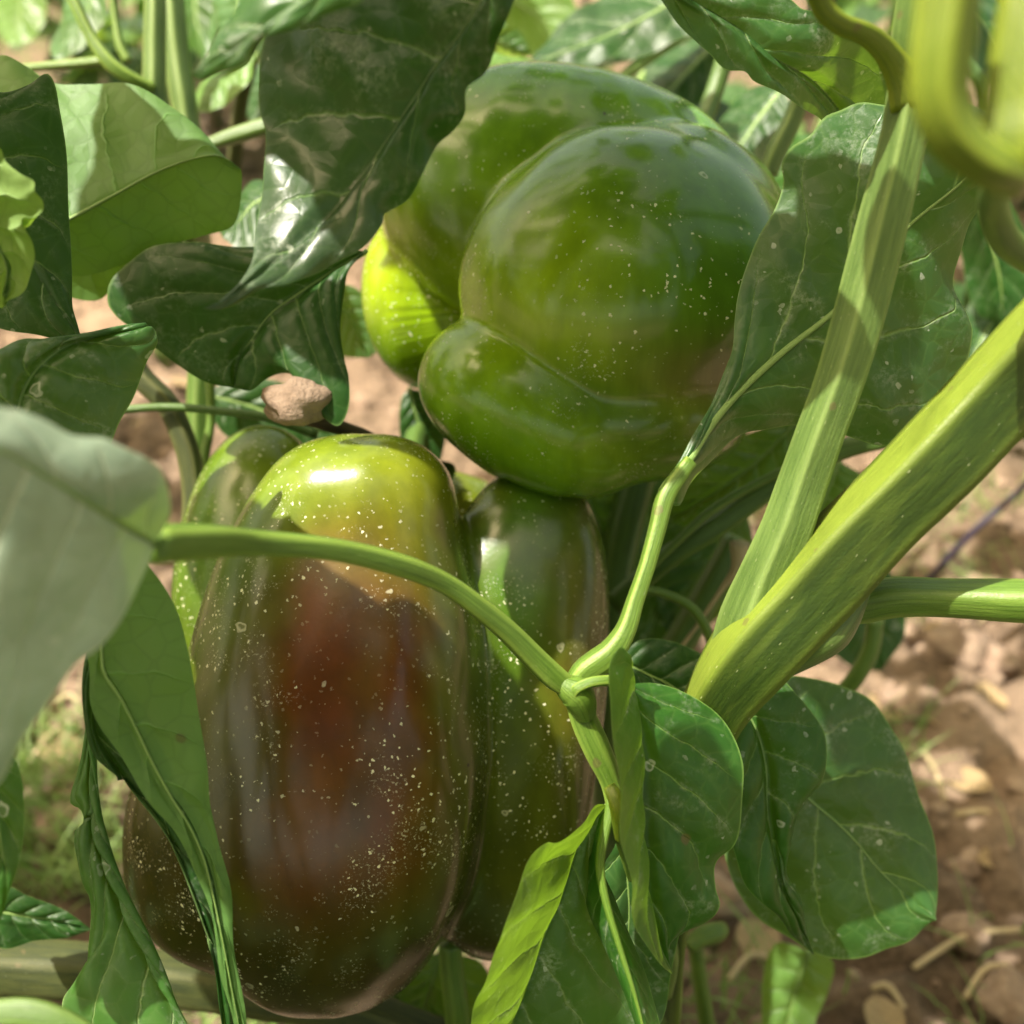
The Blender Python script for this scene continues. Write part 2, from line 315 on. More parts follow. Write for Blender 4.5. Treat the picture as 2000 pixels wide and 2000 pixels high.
# ------------------------------------------------------------------ leaves
def leaf(parent, mid, left, right, mat='leaf', rib='rib', dl=0., dr=0., bow=0., nv=7., quilt=.0009, ripple=0., rk=4., ribr=7., petiole=None,
         under=False, res=(110, 56), seed=0, label=None, sweep=.2, ribend=.97, pmat=None, warp=.0012):
    n, m = res; S = np.linspace(0, 1, n); V = np.linspace(-1, 1, m+1); r_ = np.random.default_rng(seed+11)
    mid = np.array([tuple(p) for p in mid], float)
    Md = spl(mid, n)
    def edge(E, off):
        E3 = [(e[0], e[1], e[2] if len(e) > 2 else 0.) for e in E]
        a = spl([mid[0][:2].tolist()+[0.]]+E3+[mid[-1][:2].tolist()+[0.]], n)
        b = a.copy(); b[:, 2] = Md[:, 2]+(a[:, 2]+off)*np.sin(np.pi*S.clip(0, 1))**.6; return b
    L, Rr = edge(left, dl), edge(right, dr)
    t = np.abs(V)[None, :, None]; E = np.where((V < 0)[None, :, None], L[:, None], Rr[:, None])
    P = Md[:, None]*(1-t)+E*t
    tt = np.abs(V)[None, :]; ss = S[:, None]
    ph = r_.uniform(0, 6, 6)
    P[..., 2] += bow*4*tt*(1-tt*.5)*np.sin(np.pi*ss)**.7*.5
    P[..., 2] += ripple*tt**2.2*np.sin(2*np.pi*rk*ss+ph[0]+(V > 0)[None]*1.9)*np.sin(np.pi*ss)**.5
    P3 = W(P)
    scale = np.linalg.norm(P3[-1, m//2]-P3[0, m//2])
    gu = np.gradient(P3, axis=0); gv = np.gradient(P3, axis=1); Nn = np.cross(gu, gv); Nn /= np.linalg.norm(Nn, axis=2)[..., None]+1e-12
    toward = (Nn*(CAM-P3)).sum(-1).mean()
    flip = toward < 0
    if under: flip = not flip
    Nt = -Nn if flip else Nn           # top-side normal
    side = (V > 0)[None]*.5
    q = nv*(ss-sweep*tt)+side+.12*np.sin(ss*9+ph[1])
    h = quilt*(np.abs(np.sin(np.pi*q))**.55)*np.clip(tt*6, 0, 1)*(1-tt**3)*np.sin(np.pi*ss)**.4
    h += -quilt*.9*np.exp(-(tt/.10)**2)*np.sin(np.pi*ss)**.3
    x, y, z = [P3[..., i]*1000/8 for i in range(3)]
    h += warp*.5*(np.sin(x*1.7+ph[2]+.8*np.sin(y*1.3))*np.cos(z*1.9+ph[3])+.5*np.sin(x*3.7+z*3.1+ph[4]))*np.clip(tt*3, 0, 1)
    P3 = P3+Nt*h[..., None]
    org = P3[0, m//2].copy(); mh = m//2
    def uvv(I, J, b):
        I = I.astype(int); J = J.astype(int); sd = (b >= mh)*.5
        return np.stack([nv*(S[I]-sweep*np.abs(V[J]))+sd+.12*np.sin(S[I]*9+ph[1])+8, V[J]], -1)
    # orientation: faces of grid_mesh (i,j)->(i+1,j)->... have normal cross(gu,gv)
    me = grid_mesh('leaf_blade', P3, origin=org, flip=flip, uvs2=uvv, uv=lambda I, J, b: np.stack([S[I.astype(int)], V[J.astype(int)]*.5+.5], -1))
    o = link('leaf', me, M[mat], org, parent)
    if label: o['label'] = label
    if ribr:
        ne = int(n*ribend); C = P3[:ne, m//2]-Nt[:ne, m//2]*.0002; dm = Md[:ne, 2]
        r = ribr*(1-S[:ne]*.85)*dm*T/1000
        link('midrib', tube_mesh('midrib', C[::2], r[::2], 8, origin=C[0], flat=.8), M[rib], C[0], o)
    if petiole:
        p = spl(petiole, 40); C = W(p[:, :3]); r = p[:, 3]*p[:, 2]*T/1000
        link('petiole', tube_mesh('petiole', C, r, 16, ridges=4, ramp=.10, origin=C[0]), M[pmat or rib], C[0], o)
    return o
# ------------------------------------------------------------------ peppers
def pepper(name, label, lobes, centre, mat, colour, nu=440, nv=300, k=.0022, axis_tilt=0.):
    """lobes: (x, y, depth, rx, ry, rz in photo px at that depth, roll degrees, taper, exponent)"""
    C = W(np.array(centre))
    B = []
    for (x, y, d, rx, ry, rz, roll, tap, ex) in lobes:
        c = W(np.array([x, y, d])); s = d*T/1000; a = R(roll)
        ax = RT*math.cos(a)+UP*math.sin(a); ay = -RT*math.sin(a)+UP*math.cos(a); B.append((c, ax, ay, FW, rx*s, ry*s, rz*s, tap, ex))
    u = np.linspace(0, 2*np.pi, nu, endpoint=False); v = np.linspace(1e-3, np.pi-1e-3, nv)
    D = (np.sin(v)[:, None, None]*(np.cos(u)[None, :, None]*RT+np.sin(u)[None, :, None]*FW)+np.cos(v)[:, None, None]*UP)
    def field(P):
        f = []
        for c, ax, ay, az, a, b, cc, tap, ex in B:
            q = P-c; X = q@ax; Y = q@ay; Z = q@az; g = 1+tap*np.clip(Y/b, -1.2, 1.2)
            f.append(((np.abs(X/(a*g))**ex+np.abs(Y/b)**ex+np.abs(Z/(cc*g))**ex)**(1/ex)-1)*min(a, b, cc))
        f = np.stack(f); mn = f.min(0)
        return mn-k*np.log(np.exp(-(f-mn)/k).sum(0))
    ts = np.linspace(.002, .13, 70); hit = np.zeros(D.shape[:2])
    for t in ts: hit = np.where(field(C+D*t) < 0, t, hit)
    lo = hit; hi = hit+(ts[1]-ts[0])
    for _ in range(12):
        md = (lo+hi)/2; ins = field(C+D*md[..., None]) < 0; lo = np.where(ins, md, lo); hi = np.where(ins, hi, md)
    az = u[None, :]; pl = v[:, None]
    lo = lo+(.00035*np.sin(az*5+1+2*pl)+.00030*np.sin(az*9+2.2*np.sin(pl*2))+.00022*np.sin(pl*9+az*2)+.00018*np.sin(az*17+pl*6))*np.sin(pl)
    P = C+D*lo[..., None]
    for _ in range(4):
        P[1:-1] = P[1:-1]*.6+.1*(P[:-2]+P[2:]+np.roll(P, 1, 1)[1:-1]+np.roll(P, -1, 1)[1:-1])
    # photo-independent skin colour: patches given around places on the fruit
    rel = (P-CAM); dep = rel@FW; px = (rel@RT)/dep/T*1000+1000; py = 1000-(rel@UP)/dep/T*1000
    rgb = colour(px, py, dep)
    th = thing(name, label, 'bell pepper', C)
    me = grid_mesh('pepper_skin', P, wrap=True, origin=C, vcol=rgb, flip=False)
    link('flesh', me, M[mat], C, th)
    return th, C
def blend(base, spots_, px, py):
    c = np.ones(px.shape+(3,))*np.array(base)
    for (x, y, sx, sy, rot, colr, amt) in spots_:
        a = R(rot); dx = px-x; dy = py-y; X = dx*math.cos(a)+dy*math.sin(a); Y = -dx*math.sin(a)+dy*math.cos(a)
        w = (amt*np.exp(-.5*((X/sx)**2+(Y/sy)**2)))[..., None]; c = c*(1-w)+np.array(colr)*w
    return c
def col_low(px, py, d):
    wob = 28*np.sin(py/41.)+18*np.sin(py/17.+px/60.)+14*np.sin(px/23.); px = px+wob*.35
    return blend((.040, .095, .005), [
        (640, 1520, 330, 400, 0, (.050, .028, .003), .93),
        (1010, 1700, 170, 250, 0, (.040, .046, .005), .7),
        (1000, 1100, 90, 220, 8, (.045, .125, .007), .8),
        (1130, 1250, 50, 200, 0, (.11, .075, .012), .6),
        (400, 1250, 90, 240, 0, (.055, .115, .006), .85),
        (480, 1060, 100, 100, 0, (.060, .155, .008), .85),
        (650, 930, 150, 80, 0, (.17, .23, .014), .9),
        (830, 960, 70, 100, 20, (.20, .22, .010), .9),
        (700, 1060, 90, 60, 0, (.15, .120, .014), .6),
        (650, 1230, 120, 110, 20, (.105, .026, .006), .7),
        (605, 1220, 30, 100, 12, (.13, .018, .005), .6),
        (630, 1400, 130, 150, 0, (.095, .015, .004), .75),
        (810, 1330, 55, 130, 0, (.105, .022, .005), .7),
        (725, 1330, 30, 220, 0, (.075, .040, .006), .6),
        (890, 1250, 40, 240, 0, (.075, .090, .008), .75),
        (500, 1450, 40, 200, 0, (.050, .050, .005), .6),
        (560, 1720, 90, 90, 0, (.11, .016, .005), .55),
        (760, 1640, 70, 80, 0, (.12, .019, .005), .55),
        (600, 1570, 50, 80, 0, (.14, .055, .007), .5),
        (700, 1600, 30, 120, 0, (.06, .035, .005), .5),
        (700, 1900, 260, 70, 0, (.028, .020, .004), .7),
        (330, 1680, 130, 200, 0, (.032, .024, .004), .9)], px, py)
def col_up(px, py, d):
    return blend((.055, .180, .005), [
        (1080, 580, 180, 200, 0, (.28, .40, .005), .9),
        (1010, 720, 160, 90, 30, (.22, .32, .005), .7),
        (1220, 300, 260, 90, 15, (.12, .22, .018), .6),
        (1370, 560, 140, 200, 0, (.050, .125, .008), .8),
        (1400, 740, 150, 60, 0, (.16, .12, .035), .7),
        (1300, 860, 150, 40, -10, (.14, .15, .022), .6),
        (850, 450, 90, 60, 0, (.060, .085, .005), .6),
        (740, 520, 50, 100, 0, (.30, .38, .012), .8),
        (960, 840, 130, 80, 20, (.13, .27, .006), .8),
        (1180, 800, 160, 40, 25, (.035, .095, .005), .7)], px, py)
low, CL = pepper('bell_pepper', 'tall ribbed bell pepper ripening from green to red brown, specked with dried spray', [
    (655, 1400, .262, 296, 535, 232, -4, -.12, 2.3),
    (712, 985, .262, 172, 128, 165, 4, 0, 2.4),
    (1004, 1392, .282, 174, 476, 172, -5, .03, 2.5),
    (505, 1180, .300, 165, 350, 150, -2, 0, 2.1),
    (450, 1630, .270, 198, 250, 190, 0, 0, 2.2),
    (640, 1780, .272, 215, 180, 190, 0, 0, 2.1),
    (860, 1250, .330, 260, 330, 180, 0, 0, 2.0)], (760, 1400, .282), 'pepper_r', col_low, k=.0018)
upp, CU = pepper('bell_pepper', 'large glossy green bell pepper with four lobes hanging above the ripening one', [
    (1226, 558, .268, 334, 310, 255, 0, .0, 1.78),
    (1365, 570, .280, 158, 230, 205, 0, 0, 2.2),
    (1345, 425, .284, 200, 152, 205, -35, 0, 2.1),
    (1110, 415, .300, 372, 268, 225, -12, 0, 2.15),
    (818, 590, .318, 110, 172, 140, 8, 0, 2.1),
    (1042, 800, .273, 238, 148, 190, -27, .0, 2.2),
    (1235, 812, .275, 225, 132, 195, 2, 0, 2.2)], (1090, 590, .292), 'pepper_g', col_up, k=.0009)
def stalk(th, C, pts, r):
    p = spl(pts, 30); Cc = W(p[:, :3]); rr = p[:, 3]*p[:, 2]*T/1000
    link('stalk', tube_mesh('stalk', Cc, rr, 14, ridges=5, ramp=.1, origin=Cc[0]), M['petiole_dark'], Cc[0], th)
    # star shaped calyx
    base = Cc[0]; ax = Cc[3]-Cc[0]; ax /= np.linalg.norm(ax); e1 = np.cross(ax, RT); e1 /= np.linalg.norm(e1); e2 = np.cross(ax, e1)
    a = np.linspace(0, 2*np.pi, 60, endpoint=False); rr2 = np.linspace(0, 1, 10); P = np.zeros((10, 60, 3))
    for i, q in enumerate(rr2):
        ra = q*r*(1+.16*np.cos(6*a)); P[i] = base+ax*(.004-.007*q*q)+ra[:, None]*(np.cos(a)[:, None]*e1+np.sin(a)[:, None]*e2)
    link('calyx', grid_mesh('calyx', P, wrap=True, origin=base, uv=lambda I, J, b: np.stack([J/60, I/10], -1)), M['petiole'], base, th)
stalk(low, CL, [(800, 940, .318, 26), (810, 860, .335, 20), (860, 760, .350, 20), (960, 560, .370, 22), (1150, 250, .37, 24)], .014)
stalk(upp, CU, [(1330, 330, .335, 26), (1380, 220, .345, 18), (1420, 100, .345, 18), (1480, -60, .33, 22), (1560, -200, .30, 24)], .014)
# ------------------------------------------------------------------ main plant
FACET_LIT = 1.  # strength of the sun and shade painted on the thick stem's facets
PA = thing('pepper_plant', 'near pepper plant with thick forked green stem on the right and both peppers', 'pepper plant', W(np.array([1300, 2500, .36])))
PB = thing('pepper_plant', 'pepper plant filling the left side with broad overlapping leaves', 'pepper plant', W(np.array([100, 2300, .38])))
PC = thing('pepper_plant', 'shaded pepper plant whose thin stems show in the gap behind the peppers', 'pepper plant', W(np.array([1250, 1650, .50])))
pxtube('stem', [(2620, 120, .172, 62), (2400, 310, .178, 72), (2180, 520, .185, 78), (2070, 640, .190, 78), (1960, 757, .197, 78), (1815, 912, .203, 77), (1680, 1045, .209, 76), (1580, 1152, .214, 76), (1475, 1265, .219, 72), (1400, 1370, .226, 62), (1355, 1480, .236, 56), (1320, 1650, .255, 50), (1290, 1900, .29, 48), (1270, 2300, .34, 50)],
       'stem', PA, 90, 40, ridges=4, ramp=.17, aim=22, knob=.03, band=FACET_LIT)
pxtube('stem', [(1455, 1300, .226, 66), (1470, 1210, .221, 60), (1500, 1120, .217, 50), (1538, 1030, .214, 47), (1568, 945, .212, 46), (1602, 850, .209, 45), (1643, 740, .206, 45), (1680, 616, .203, 46), (1724, 440, .198, 45), (1765, 270, .193, 42), (1785, 150, .190, 44), (1800, 60, .186, 52), (1830, -120, .182, 56)],
       'stem_mid', PA, 90, 40, ridges=5, ramp=.16, aim=8)
pxtube('node', [(1690, 1150, .2135, 14), (1650, 1185, .2145, 40), (1612, 1218, .2155, 56), (1575, 1248, .2165, 54), (1535, 1285, .2180, 40), (1500, 1325, .2195, 18)], 'stem_mid', PA, 30, 26, knob=.05)
pxtube('branch', [(1610, 1190, .221, 30), (1680, 1178, .221, 34), (1750, 1166, .219, 34), (1850, 1168, .217, 33), (2000, 1174, .212, 38), (2150, 1180, .208, 34), (2320, 1195, .204, 26), (2500, 1240, .20, 18)], 'petiole', PA, 50, 22, ridges=4, ramp=.12, phase=1.)
pxtube('branch', [(1775, 200, .190, 34), (1756, 140, .187, 27), (1728, 96, .184, 22), (1690, 62, .181, 20), (1640, 42, .179, 19), (1605, 8, .177, 19), (1585, -60, .173, 20), (1540, -200, .168, 18), (1450, -330, .165, 14)], 'stem_yellow', PA, 50, 18, ridges=3, ramp=.1)
pxtube('stem', [(1862, -90, .112, 50), (1850, 20, .113, 48), (1838, 120, .114, 47), (1838, 200, .115, 45), (1862, 262, .116, 42), (1905, 306, .117, 38), (1950, 330, .118, 34), (1985, 345, .12, 30)], 'stem_yellow', PA, 70, 26, ridges=4, ramp=.15, knob=.05)
pxtube('stem', [(2030, -80, .118, 38), (2005, 60, .119, 40), (1985, 200, .12, 42), (1972, 320, .121, 44), (1962, 360, .124, 36)], 'stem_yellow', PA, 40, 20, ridges=3, ramp=.14, knob=.05)
pxtube('branch', [(1955, 330, .135, 22), (1940, 400, .16, 30), (1965, 470, .17, 30), (2040, 520, .18, 30)], 'stem_mid', PA, 30, 16)
leaf(PA, [(2500, 1240, .200), (2620, 1300, .198), (2740, 1400, .197), (2820, 1560, .200)], [(2560, 1200), (2740, 1240), (2840, 1400)], [(2520, 1340), (2600, 1460), (2740, 1560)], 'leaf', seed=80)
leaf(PA, [(2620, 120, .172), (2740, 60, .168), (2900, 40, .165), (3050, 120, .165)], [(2660, 20), (2850, -60), (2990, 0)], [(2700, 160), (2850, 200), (2980, 190)], 'leaf', seed=81)
# small fork carrying the arching petiole
pxtube('branch', [(1120, 1345, .214, 21), (1138, 1400, .2155, 24), (1165, 1460, .217, 25), (1192, 1520, .219, 21), (1208, 1580, .222, 22), (1240, 1680, .235, 24), (1300, 1850, .27, 26), (1290, 1930, .285, 26)], 'petiole', PA, 60, 22, ridges=4, ramp=.14)
leaf(PA, [(306, 1062, .152), (200, 1000, .140), (90, 930, .133), (0, 880, .128), (-150, 850, .122), (-330, 930, .118)],
     [(330, 1010), (330, 965), (312, 914), (283, 893), (235, 871), (203, 856), (163, 853), (135, 848), (83, 819), (36, 802), (0, 797), (-130, 770)],
     [(290, 1100), (268, 1146), (235, 1212), (196, 1262), (145, 1299), (90, 1375), (43, 1445), (0, 1525), (-90, 1600), (-250, 1450)],
     'leaf_pale', dl=.003, dr=.004, bow=.001, ribr=9, seed=1, nv=6, label='pale grey green leaf close to the camera, out of focus', warp=.0005, quilt=.0004,
     petiole=[(1126, 1352, .213, 20), (1085, 1325, .211, 26), (1040, 1282, .208, 25), (990, 1232, .204, 24), (940, 1190, .200, 23), (870, 1140, .195, 22), (780, 1103, .188, 24), (650, 1073, .180, 24), (500, 1060, .171, 28), (400, 1057, .162, 36), (290, 1062, .153, 42)], pmat='petiole')
leaf(PA, [(1296, 960, .217), (1347, 900, .219), (1391, 831, .222), (1445, 766, .224), (1532, 686, .226), (1626, 612, .226), (1700, 540, .225), (1771, 446, .222), (1887, 348, .218), (1970, 240, .214)],
     [(1312, 925), (1329, 896), (1362, 838), (1387, 788), (1416, 726), (1430, 683), (1434, 634), (1441, 580), (1456, 525), (1481, 464), (1514, 406), (1530, 355), (1526, 322), (1546, 286), (1583, 264), (1612, 228), (1641, 214), (1680, 199), (1735, 203), (1850, 190)],
     [(1322, 990), (1347, 951), (1376, 915), (1409, 875), (1456, 847), (1503, 835), (1554, 832), (1644, 846), (1717, 873), (1800, 860), (1870, 760), (1898, 652), (1887, 616), (1865, 562), (1865, 536), (1876, 489), (1894, 442), (1920, 395), (1945, 340)],
     'leaf_grey', dl=.004, dr=.014, bow=-.003, seed=2, nv=6, ribr=12, sweep=.30, quilt=.0005,
     petiole=[(1118, 1350, .214, 22), (1140, 1315, .214, 26), (1165, 1296, .214, 27), (1195, 1272, .214, 25), (1222, 1230, .214, 20), (1240, 1175, .2145, 17), (1264, 1103, .215, 16), (1284, 1030, .216, 17), (1302, 965, .217, 18), (1347, 900, .2185, 15)], pmat='petiole')
leaf(PA, [(1226, 1334, .212), (1246, 1385, .213), (1262, 1470, .214), (1262, 1590, .214), (1266, 1699, .215), (1280, 1800, .217), (1313, 1903, .220)],
     [(1226, 1275), (1210, 1262), (1190, 1300), (1191, 1380), (1195, 1450), (1212, 1560), (1222, 1680), (1236, 1780), (1270, 1860)],
     [(1273, 1333), (1320, 1347), (1391, 1387), (1423, 1423), (1445, 1481), (1450, 1535), (1449, 1608), (1434, 1655), (1401, 1691), (1396, 1735), (1401, 1767), (1372, 1804), (1336, 1822), (1311, 1838), (1303, 1870)],
     'leaf', dl=-.018, dr=.010, bow=-.004, seed=3, nv=6, ribr=5, sweep=.35, quilt=.0011,
     petiole=[(1124, 1372, .2105, 10), (1124, 1350, .209, 11), (1140, 1338, .2085, 11), (1165, 1331, .209, 11), (1200, 1330, .2105, 11), (1228, 1336, .212, 10)], pmat='petiole')
leaf(PA, [(1185, 1572, .219), (1150, 1620, .219), (1125, 1680, .219), (1103, 1753, .219), (1067, 1836, .220), (1034, 1934, .222), (1000, 2020, .224), (960, 2180, .228)],
     [(1165, 1575), (1140, 1610), (1088, 1641), (1070, 1639), (1049, 1655), (1034, 1680), (1016, 1735), (983, 1796), (969, 1851), (947, 1916), (918, 2000), (900, 2100)],
     [(1195, 1600), (1180, 1660), (1172, 1720), (1190, 1800), (1225, 1900), (1255, 2000), (1180, 2130)],
     'leaf_mid', dl=-.022, dr=.012, bow=-.003, seed=4, nv=7, ribr=4, quilt=.0009, label='folded leaf hanging below the small fork, one half glowing yellow green')
leaf(PA, [(1198, 1565, .217), (1184, 1620, .216), (1174, 1690, .215), (1185, 1760, .214), (1212, 1850, .213), (1240, 1940, .212), (1270, 2060, .211)],
     [(1165, 1600), (1142, 1680), (1150, 1760), (1185, 1850), (1215, 1940), (1250, 2040)],
     [(1204, 1640), (1182, 1700), (1200, 1750), (1240, 1850), (1268, 1930), (1292, 2040)],
     'leaf', dl=.008, dr=.010, seed=5, ribr=13, quilt=.0003, pmat='petiole', rib='petiole')
leaf(PA, [(1210, 1600, .232), (1225, 1700, .236), (1230, 1800, .240), (1220, 1900, .244), (1200, 2050, .248)],
     [(1150, 1640), (1100, 1780), (1050, 1900), (1040, 2000)], [(1270, 1660), (1330, 1760), (1310, 1900), (1290, 2000)], 'leaf_grey', seed=6, ribr=5, bow=.003)
pxtube('node', [(1092, 1330, .2105, 14), (1108, 1342, .2110, 25), (1124, 1352, .2115, 30), (1136, 1372, .2125, 27), (1146, 1400, .2140, 18)], 'petiole', PA, 24, 20, knob=.10)
# bud scar / pale wings at the small lower node
pxtube('node', [(1190, 1535, .213, 12), (1204, 1562, .212, 17), (1214, 1600, .214, 20), (1212, 1640, .218, 12)], 'stem_yellow', PA, 16, 14)
# hanging leaves at the top
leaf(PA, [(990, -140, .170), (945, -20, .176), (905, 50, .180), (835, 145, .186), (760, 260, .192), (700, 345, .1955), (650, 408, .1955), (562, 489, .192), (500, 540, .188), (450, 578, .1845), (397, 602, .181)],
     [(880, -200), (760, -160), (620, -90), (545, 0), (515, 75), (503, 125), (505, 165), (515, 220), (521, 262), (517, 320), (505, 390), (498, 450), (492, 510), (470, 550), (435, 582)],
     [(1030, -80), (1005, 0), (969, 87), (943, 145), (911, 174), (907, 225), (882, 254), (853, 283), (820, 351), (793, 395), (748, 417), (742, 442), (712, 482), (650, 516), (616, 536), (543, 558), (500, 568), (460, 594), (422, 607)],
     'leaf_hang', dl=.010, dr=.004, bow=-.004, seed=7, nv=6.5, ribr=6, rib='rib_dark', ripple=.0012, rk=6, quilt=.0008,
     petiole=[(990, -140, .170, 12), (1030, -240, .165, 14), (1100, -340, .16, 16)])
leaf(PA, [(820, -190, .150), (700, -95, .153), (587, 0, .156), (543, 29, .157), (496, 65, .158), (435, 109, .160), (366, 146, .162)],
     [(700, -220), (570, -160), (510, -90), (471, 0), (449, 43), (428, 76), (399, 109)],
     [(860, -110), (760, -35), (700, 4), (634, 33), (580, 58), (522, 74), (496, 94), (482, 123), (435, 141), (388, 156)],
     'leaf_grey', dl=.006, dr=.002, bow=-.002, seed=8, nv=6, ribr=6, quilt=.0005)
leaf(PA, [(1180, -120, .200), (1300, -30, .206), (1445, 54, .213), (1517, 116, .216), (1590, 159, .226), (1640, 215, .236), (1700, 290, .244)],
     [(1240, -60), (1300, 11), (1322, 40), (1354, 72), (1387, 105), (1416, 134), (1456, 138), (1474, 156), (1517, 178), (1554, 203), (1590, 221), (1604, 232), (1640, 290)],
     [(1300, -160), (1440, -60), (1546, 0), (1568, 18), (1612, 29), (1644, 51), (1691, 72), (1735, 130), (1742, 149), (1745, 230)],
     'leaf_grey', dl=-.004, dr=-.004, bow=.004, seed=9, nv=6, ribr=5, sweep=.25, quilt=.0010, label='dusty leaf in the upper right touched by sun')
# right: pair of broad leaves low by the stem
leaf(PA, [(1440, 1400, .262), (1510, 1480, .266), (1577, 1557, .270), (1655, 1626, .272), (1735, 1717, .272), (1829, 1798, .270)],
     [(1470, 1340), (1525, 1320), (1590, 1325), (1644, 1340), (1706, 1369), (1746, 1427), (1775, 1481), (1796, 1561), (1825, 1637), (1833, 1717)],
     [(1410, 1500), (1405, 1600), (1420, 1690), (1445, 1746), (1488, 1800), (1554, 1838), (1590, 1858), (1655, 1876), (1717, 1862), (1789, 1829)],
     'leaf_grey', dl=.008, dr=.010, bow=-.004, seed=10, nv=5.5, ribr=6, sweep=.28, quilt=.0006, petiole=[(1320, 1560, .25, 16), (1380, 1450, .255, 12), (1440, 1400, .262, 10)])
leaf(PA, [(1430, 1350, .246), (1478, 1420, .247), (1500, 1500, .248), (1503, 1580, .249), (1515, 1660, .250), (1535, 1750, .252), (1590, 1866, .262)],
     [(1415, 1420), (1412, 1510), (1418, 1600), (1434, 1662), (1456, 1728), (1488, 1764), (1525, 1795), (1550, 1830)],
     [(1480, 1330), (1521, 1325), (1554, 1354), (1583, 1387), (1608, 1430), (1614, 1481), (1606, 1520), (1588, 1550), (1556, 1580), (1545, 1630), (1541, 1700), (1560, 1750), (1566, 1800)],
     'leaf', dl=.002, dr=.008, bow=-.006, seed=12, nv=6, ribr=5, sweep=.25, quilt=.0012, ripple=.0014, petiole=[(1380, 1470, .240, 14), (1400, 1390, .243, 11), (1430, 1350, .246, 9)])
leaf(PA, [(1210, 1290, .262), (1250, 1310, .262), (1320, 1345, .262), (1380, 1400, .262), (1440, 1470, .264)],
     [(1250, 1250), (1320, 1255), (1400, 1300), (1440, 1380)], [(1230, 1330), (1290, 1400), (1360, 1450)], 'leaf_dark', seed=13, ribr=5)
# ------------------------------------------------------------------ left plant
leaf(PB, [(60, 455, .252), (136, 429, .254), (220, 385, .256), (308, 337, .258), (380, 311, .259), (427, 306, .260), (470, 330, .262)],
     [(0, 300), (-20, 180), (0, 112), (54, 127), (109, 159), (163, 167), (235, 163), (290, 178), (344, 214), (391, 254), (435, 301), (460, 330)],
     [(80, 500), (136, 540), (240, 520), (300, 482), (348, 471), (417, 456), (455, 440), (468, 398), (470, 360)],
     'leaf_under', under=True, dl=.010, dr=.012, bow=-.004, seed=20, nv=5, ribr=6, sweep=.25, quilt=.0005, label='broad leaf showing its pale veined underside')
leaf(PB, [(80, 480, .268), (138, 491, .269), (220, 486, .270), (300, 482, .272), (360, 470, .274)],
     [(100, 440), (180, 420), (280, 420)], [(110, 560), (150, 585), (203, 582), (254, 525), (310, 495)], 'leaf_under', under=True, dr=.006, seed=21, nv=5, ribr=6)
leaf(PB, [(-130, 130, .220), (-40, 330, .224), (40, 480, .228), (100, 580, .230), (164, 668, .232)],
     [(-60, 150), (0, 179), (54, 163), (90, 144), (105, 159), (116, 210), (129, 290), (134, 399), (138, 470), (141, 543), (145, 598), (156, 636)],
     [(-200, 300), (-160, 500), (-80, 600), (0, 640), (72, 654), (140, 670)], 'leaf_dark', dl=.004, dr=.004, seed=22, nv=6, ribr=5, rib='rib_dark', sweep=.25)
leaf(PB, [(-140, 300, .190), (-80, 380, .193), (-20, 450, .196), (20, 520, .198), (8, 596, .200)],
     [(-60, 270), (0, 290), (11, 315), (36, 337), (62, 355), (66, 373), (83, 391), (85, 409), (69, 426), (47, 424), (40, 430), (50, 448), (64, 470), (69, 496), (62, 536), (36, 576)],
     [(-160, 420), (-120, 540), (-50, 590)], 'leaf_light', under=True, dl=-.004, bow=-.005, seed=23, nv=6, quilt=.0014, ripple=.0015, label='small light green crinkled leaf at the left edge')
leaf(PB, [(10, 900, .205), (34, 795, .206), (47, 755, .207), (80, 708, .208), (127, 675, .210), (180, 658, .212), (240, 645, .214), (290, 637, .216)],
     [(-60, 850), (-80, 760), (-40, 700), (0, 688), (54, 659), (138, 655), (210, 643), (260, 638)],
     [(120, 930), (190, 905), (217, 867), (235, 824), (261, 777), (279, 733), (290, 704), (306, 672), (302, 650)],
     'leaf_grey', dl=.004, dr=.008, bow=-.004, seed=24, nv=5, ribr=7, quilt=.0011, sweep=.25)
leaf(PB, [(715, 490, .262), (652, 525, .262), (580, 572, .262), (525, 612, .262), (489, 663, .263), (464, 700, .264), (455, 757, .266)],
     [(640, 470), (560, 482), (428, 478), (326, 475), (262, 500), (215, 550), (209, 590), (225, 616), (254, 638), (290, 667), (348, 712), (400, 742)],
     [(700, 507), (681, 536), (670, 580), (667, 634), (674, 700), (681, 741), (680, 800), (660, 832), (625, 800), (600, 745), (560, 728), (520, 742), (490, 762)],
     'leaf_dark', dl=.006, dr=.004, bow=-.008, seed=25, nv=6, ribr=6, quilt=.0012)
leaf(PB, [(210, 1110, .196), (203, 1300, .198), (239, 1362, .199), (268, 1420, .200), (301, 1488, .201), (337, 1554, .202), (373, 1612, .203), (399, 1673, .204), (416, 1742, .205), (440, 1860, .206), (468, 2010, .208), (480, 2100, .21)],
     [(170, 1150), (166, 1230), (168, 1302), (172, 1365), (188, 1405), (225, 1463), (261, 1521), (290, 1561), (337, 1612), (362, 1655), (384, 1709), (406, 1767), (420, 1836), (435, 1916), (456, 2000)],
     [(270, 1090), (301, 1121), (326, 1157), (348, 1201), (362, 1248), (373, 1299), (386, 1380), (399, 1463), (409, 1554), (428, 1626), (442, 1717), (456, 1825), (471, 1916), (480, 2000)],
     'leaf_under', under=True, dl=.003, dr=.004, bow=-.004, seed=26, nv=8, ribr=4, sweep=.12, label='long narrow leaf hanging in front of the ripening pepper, underside out')
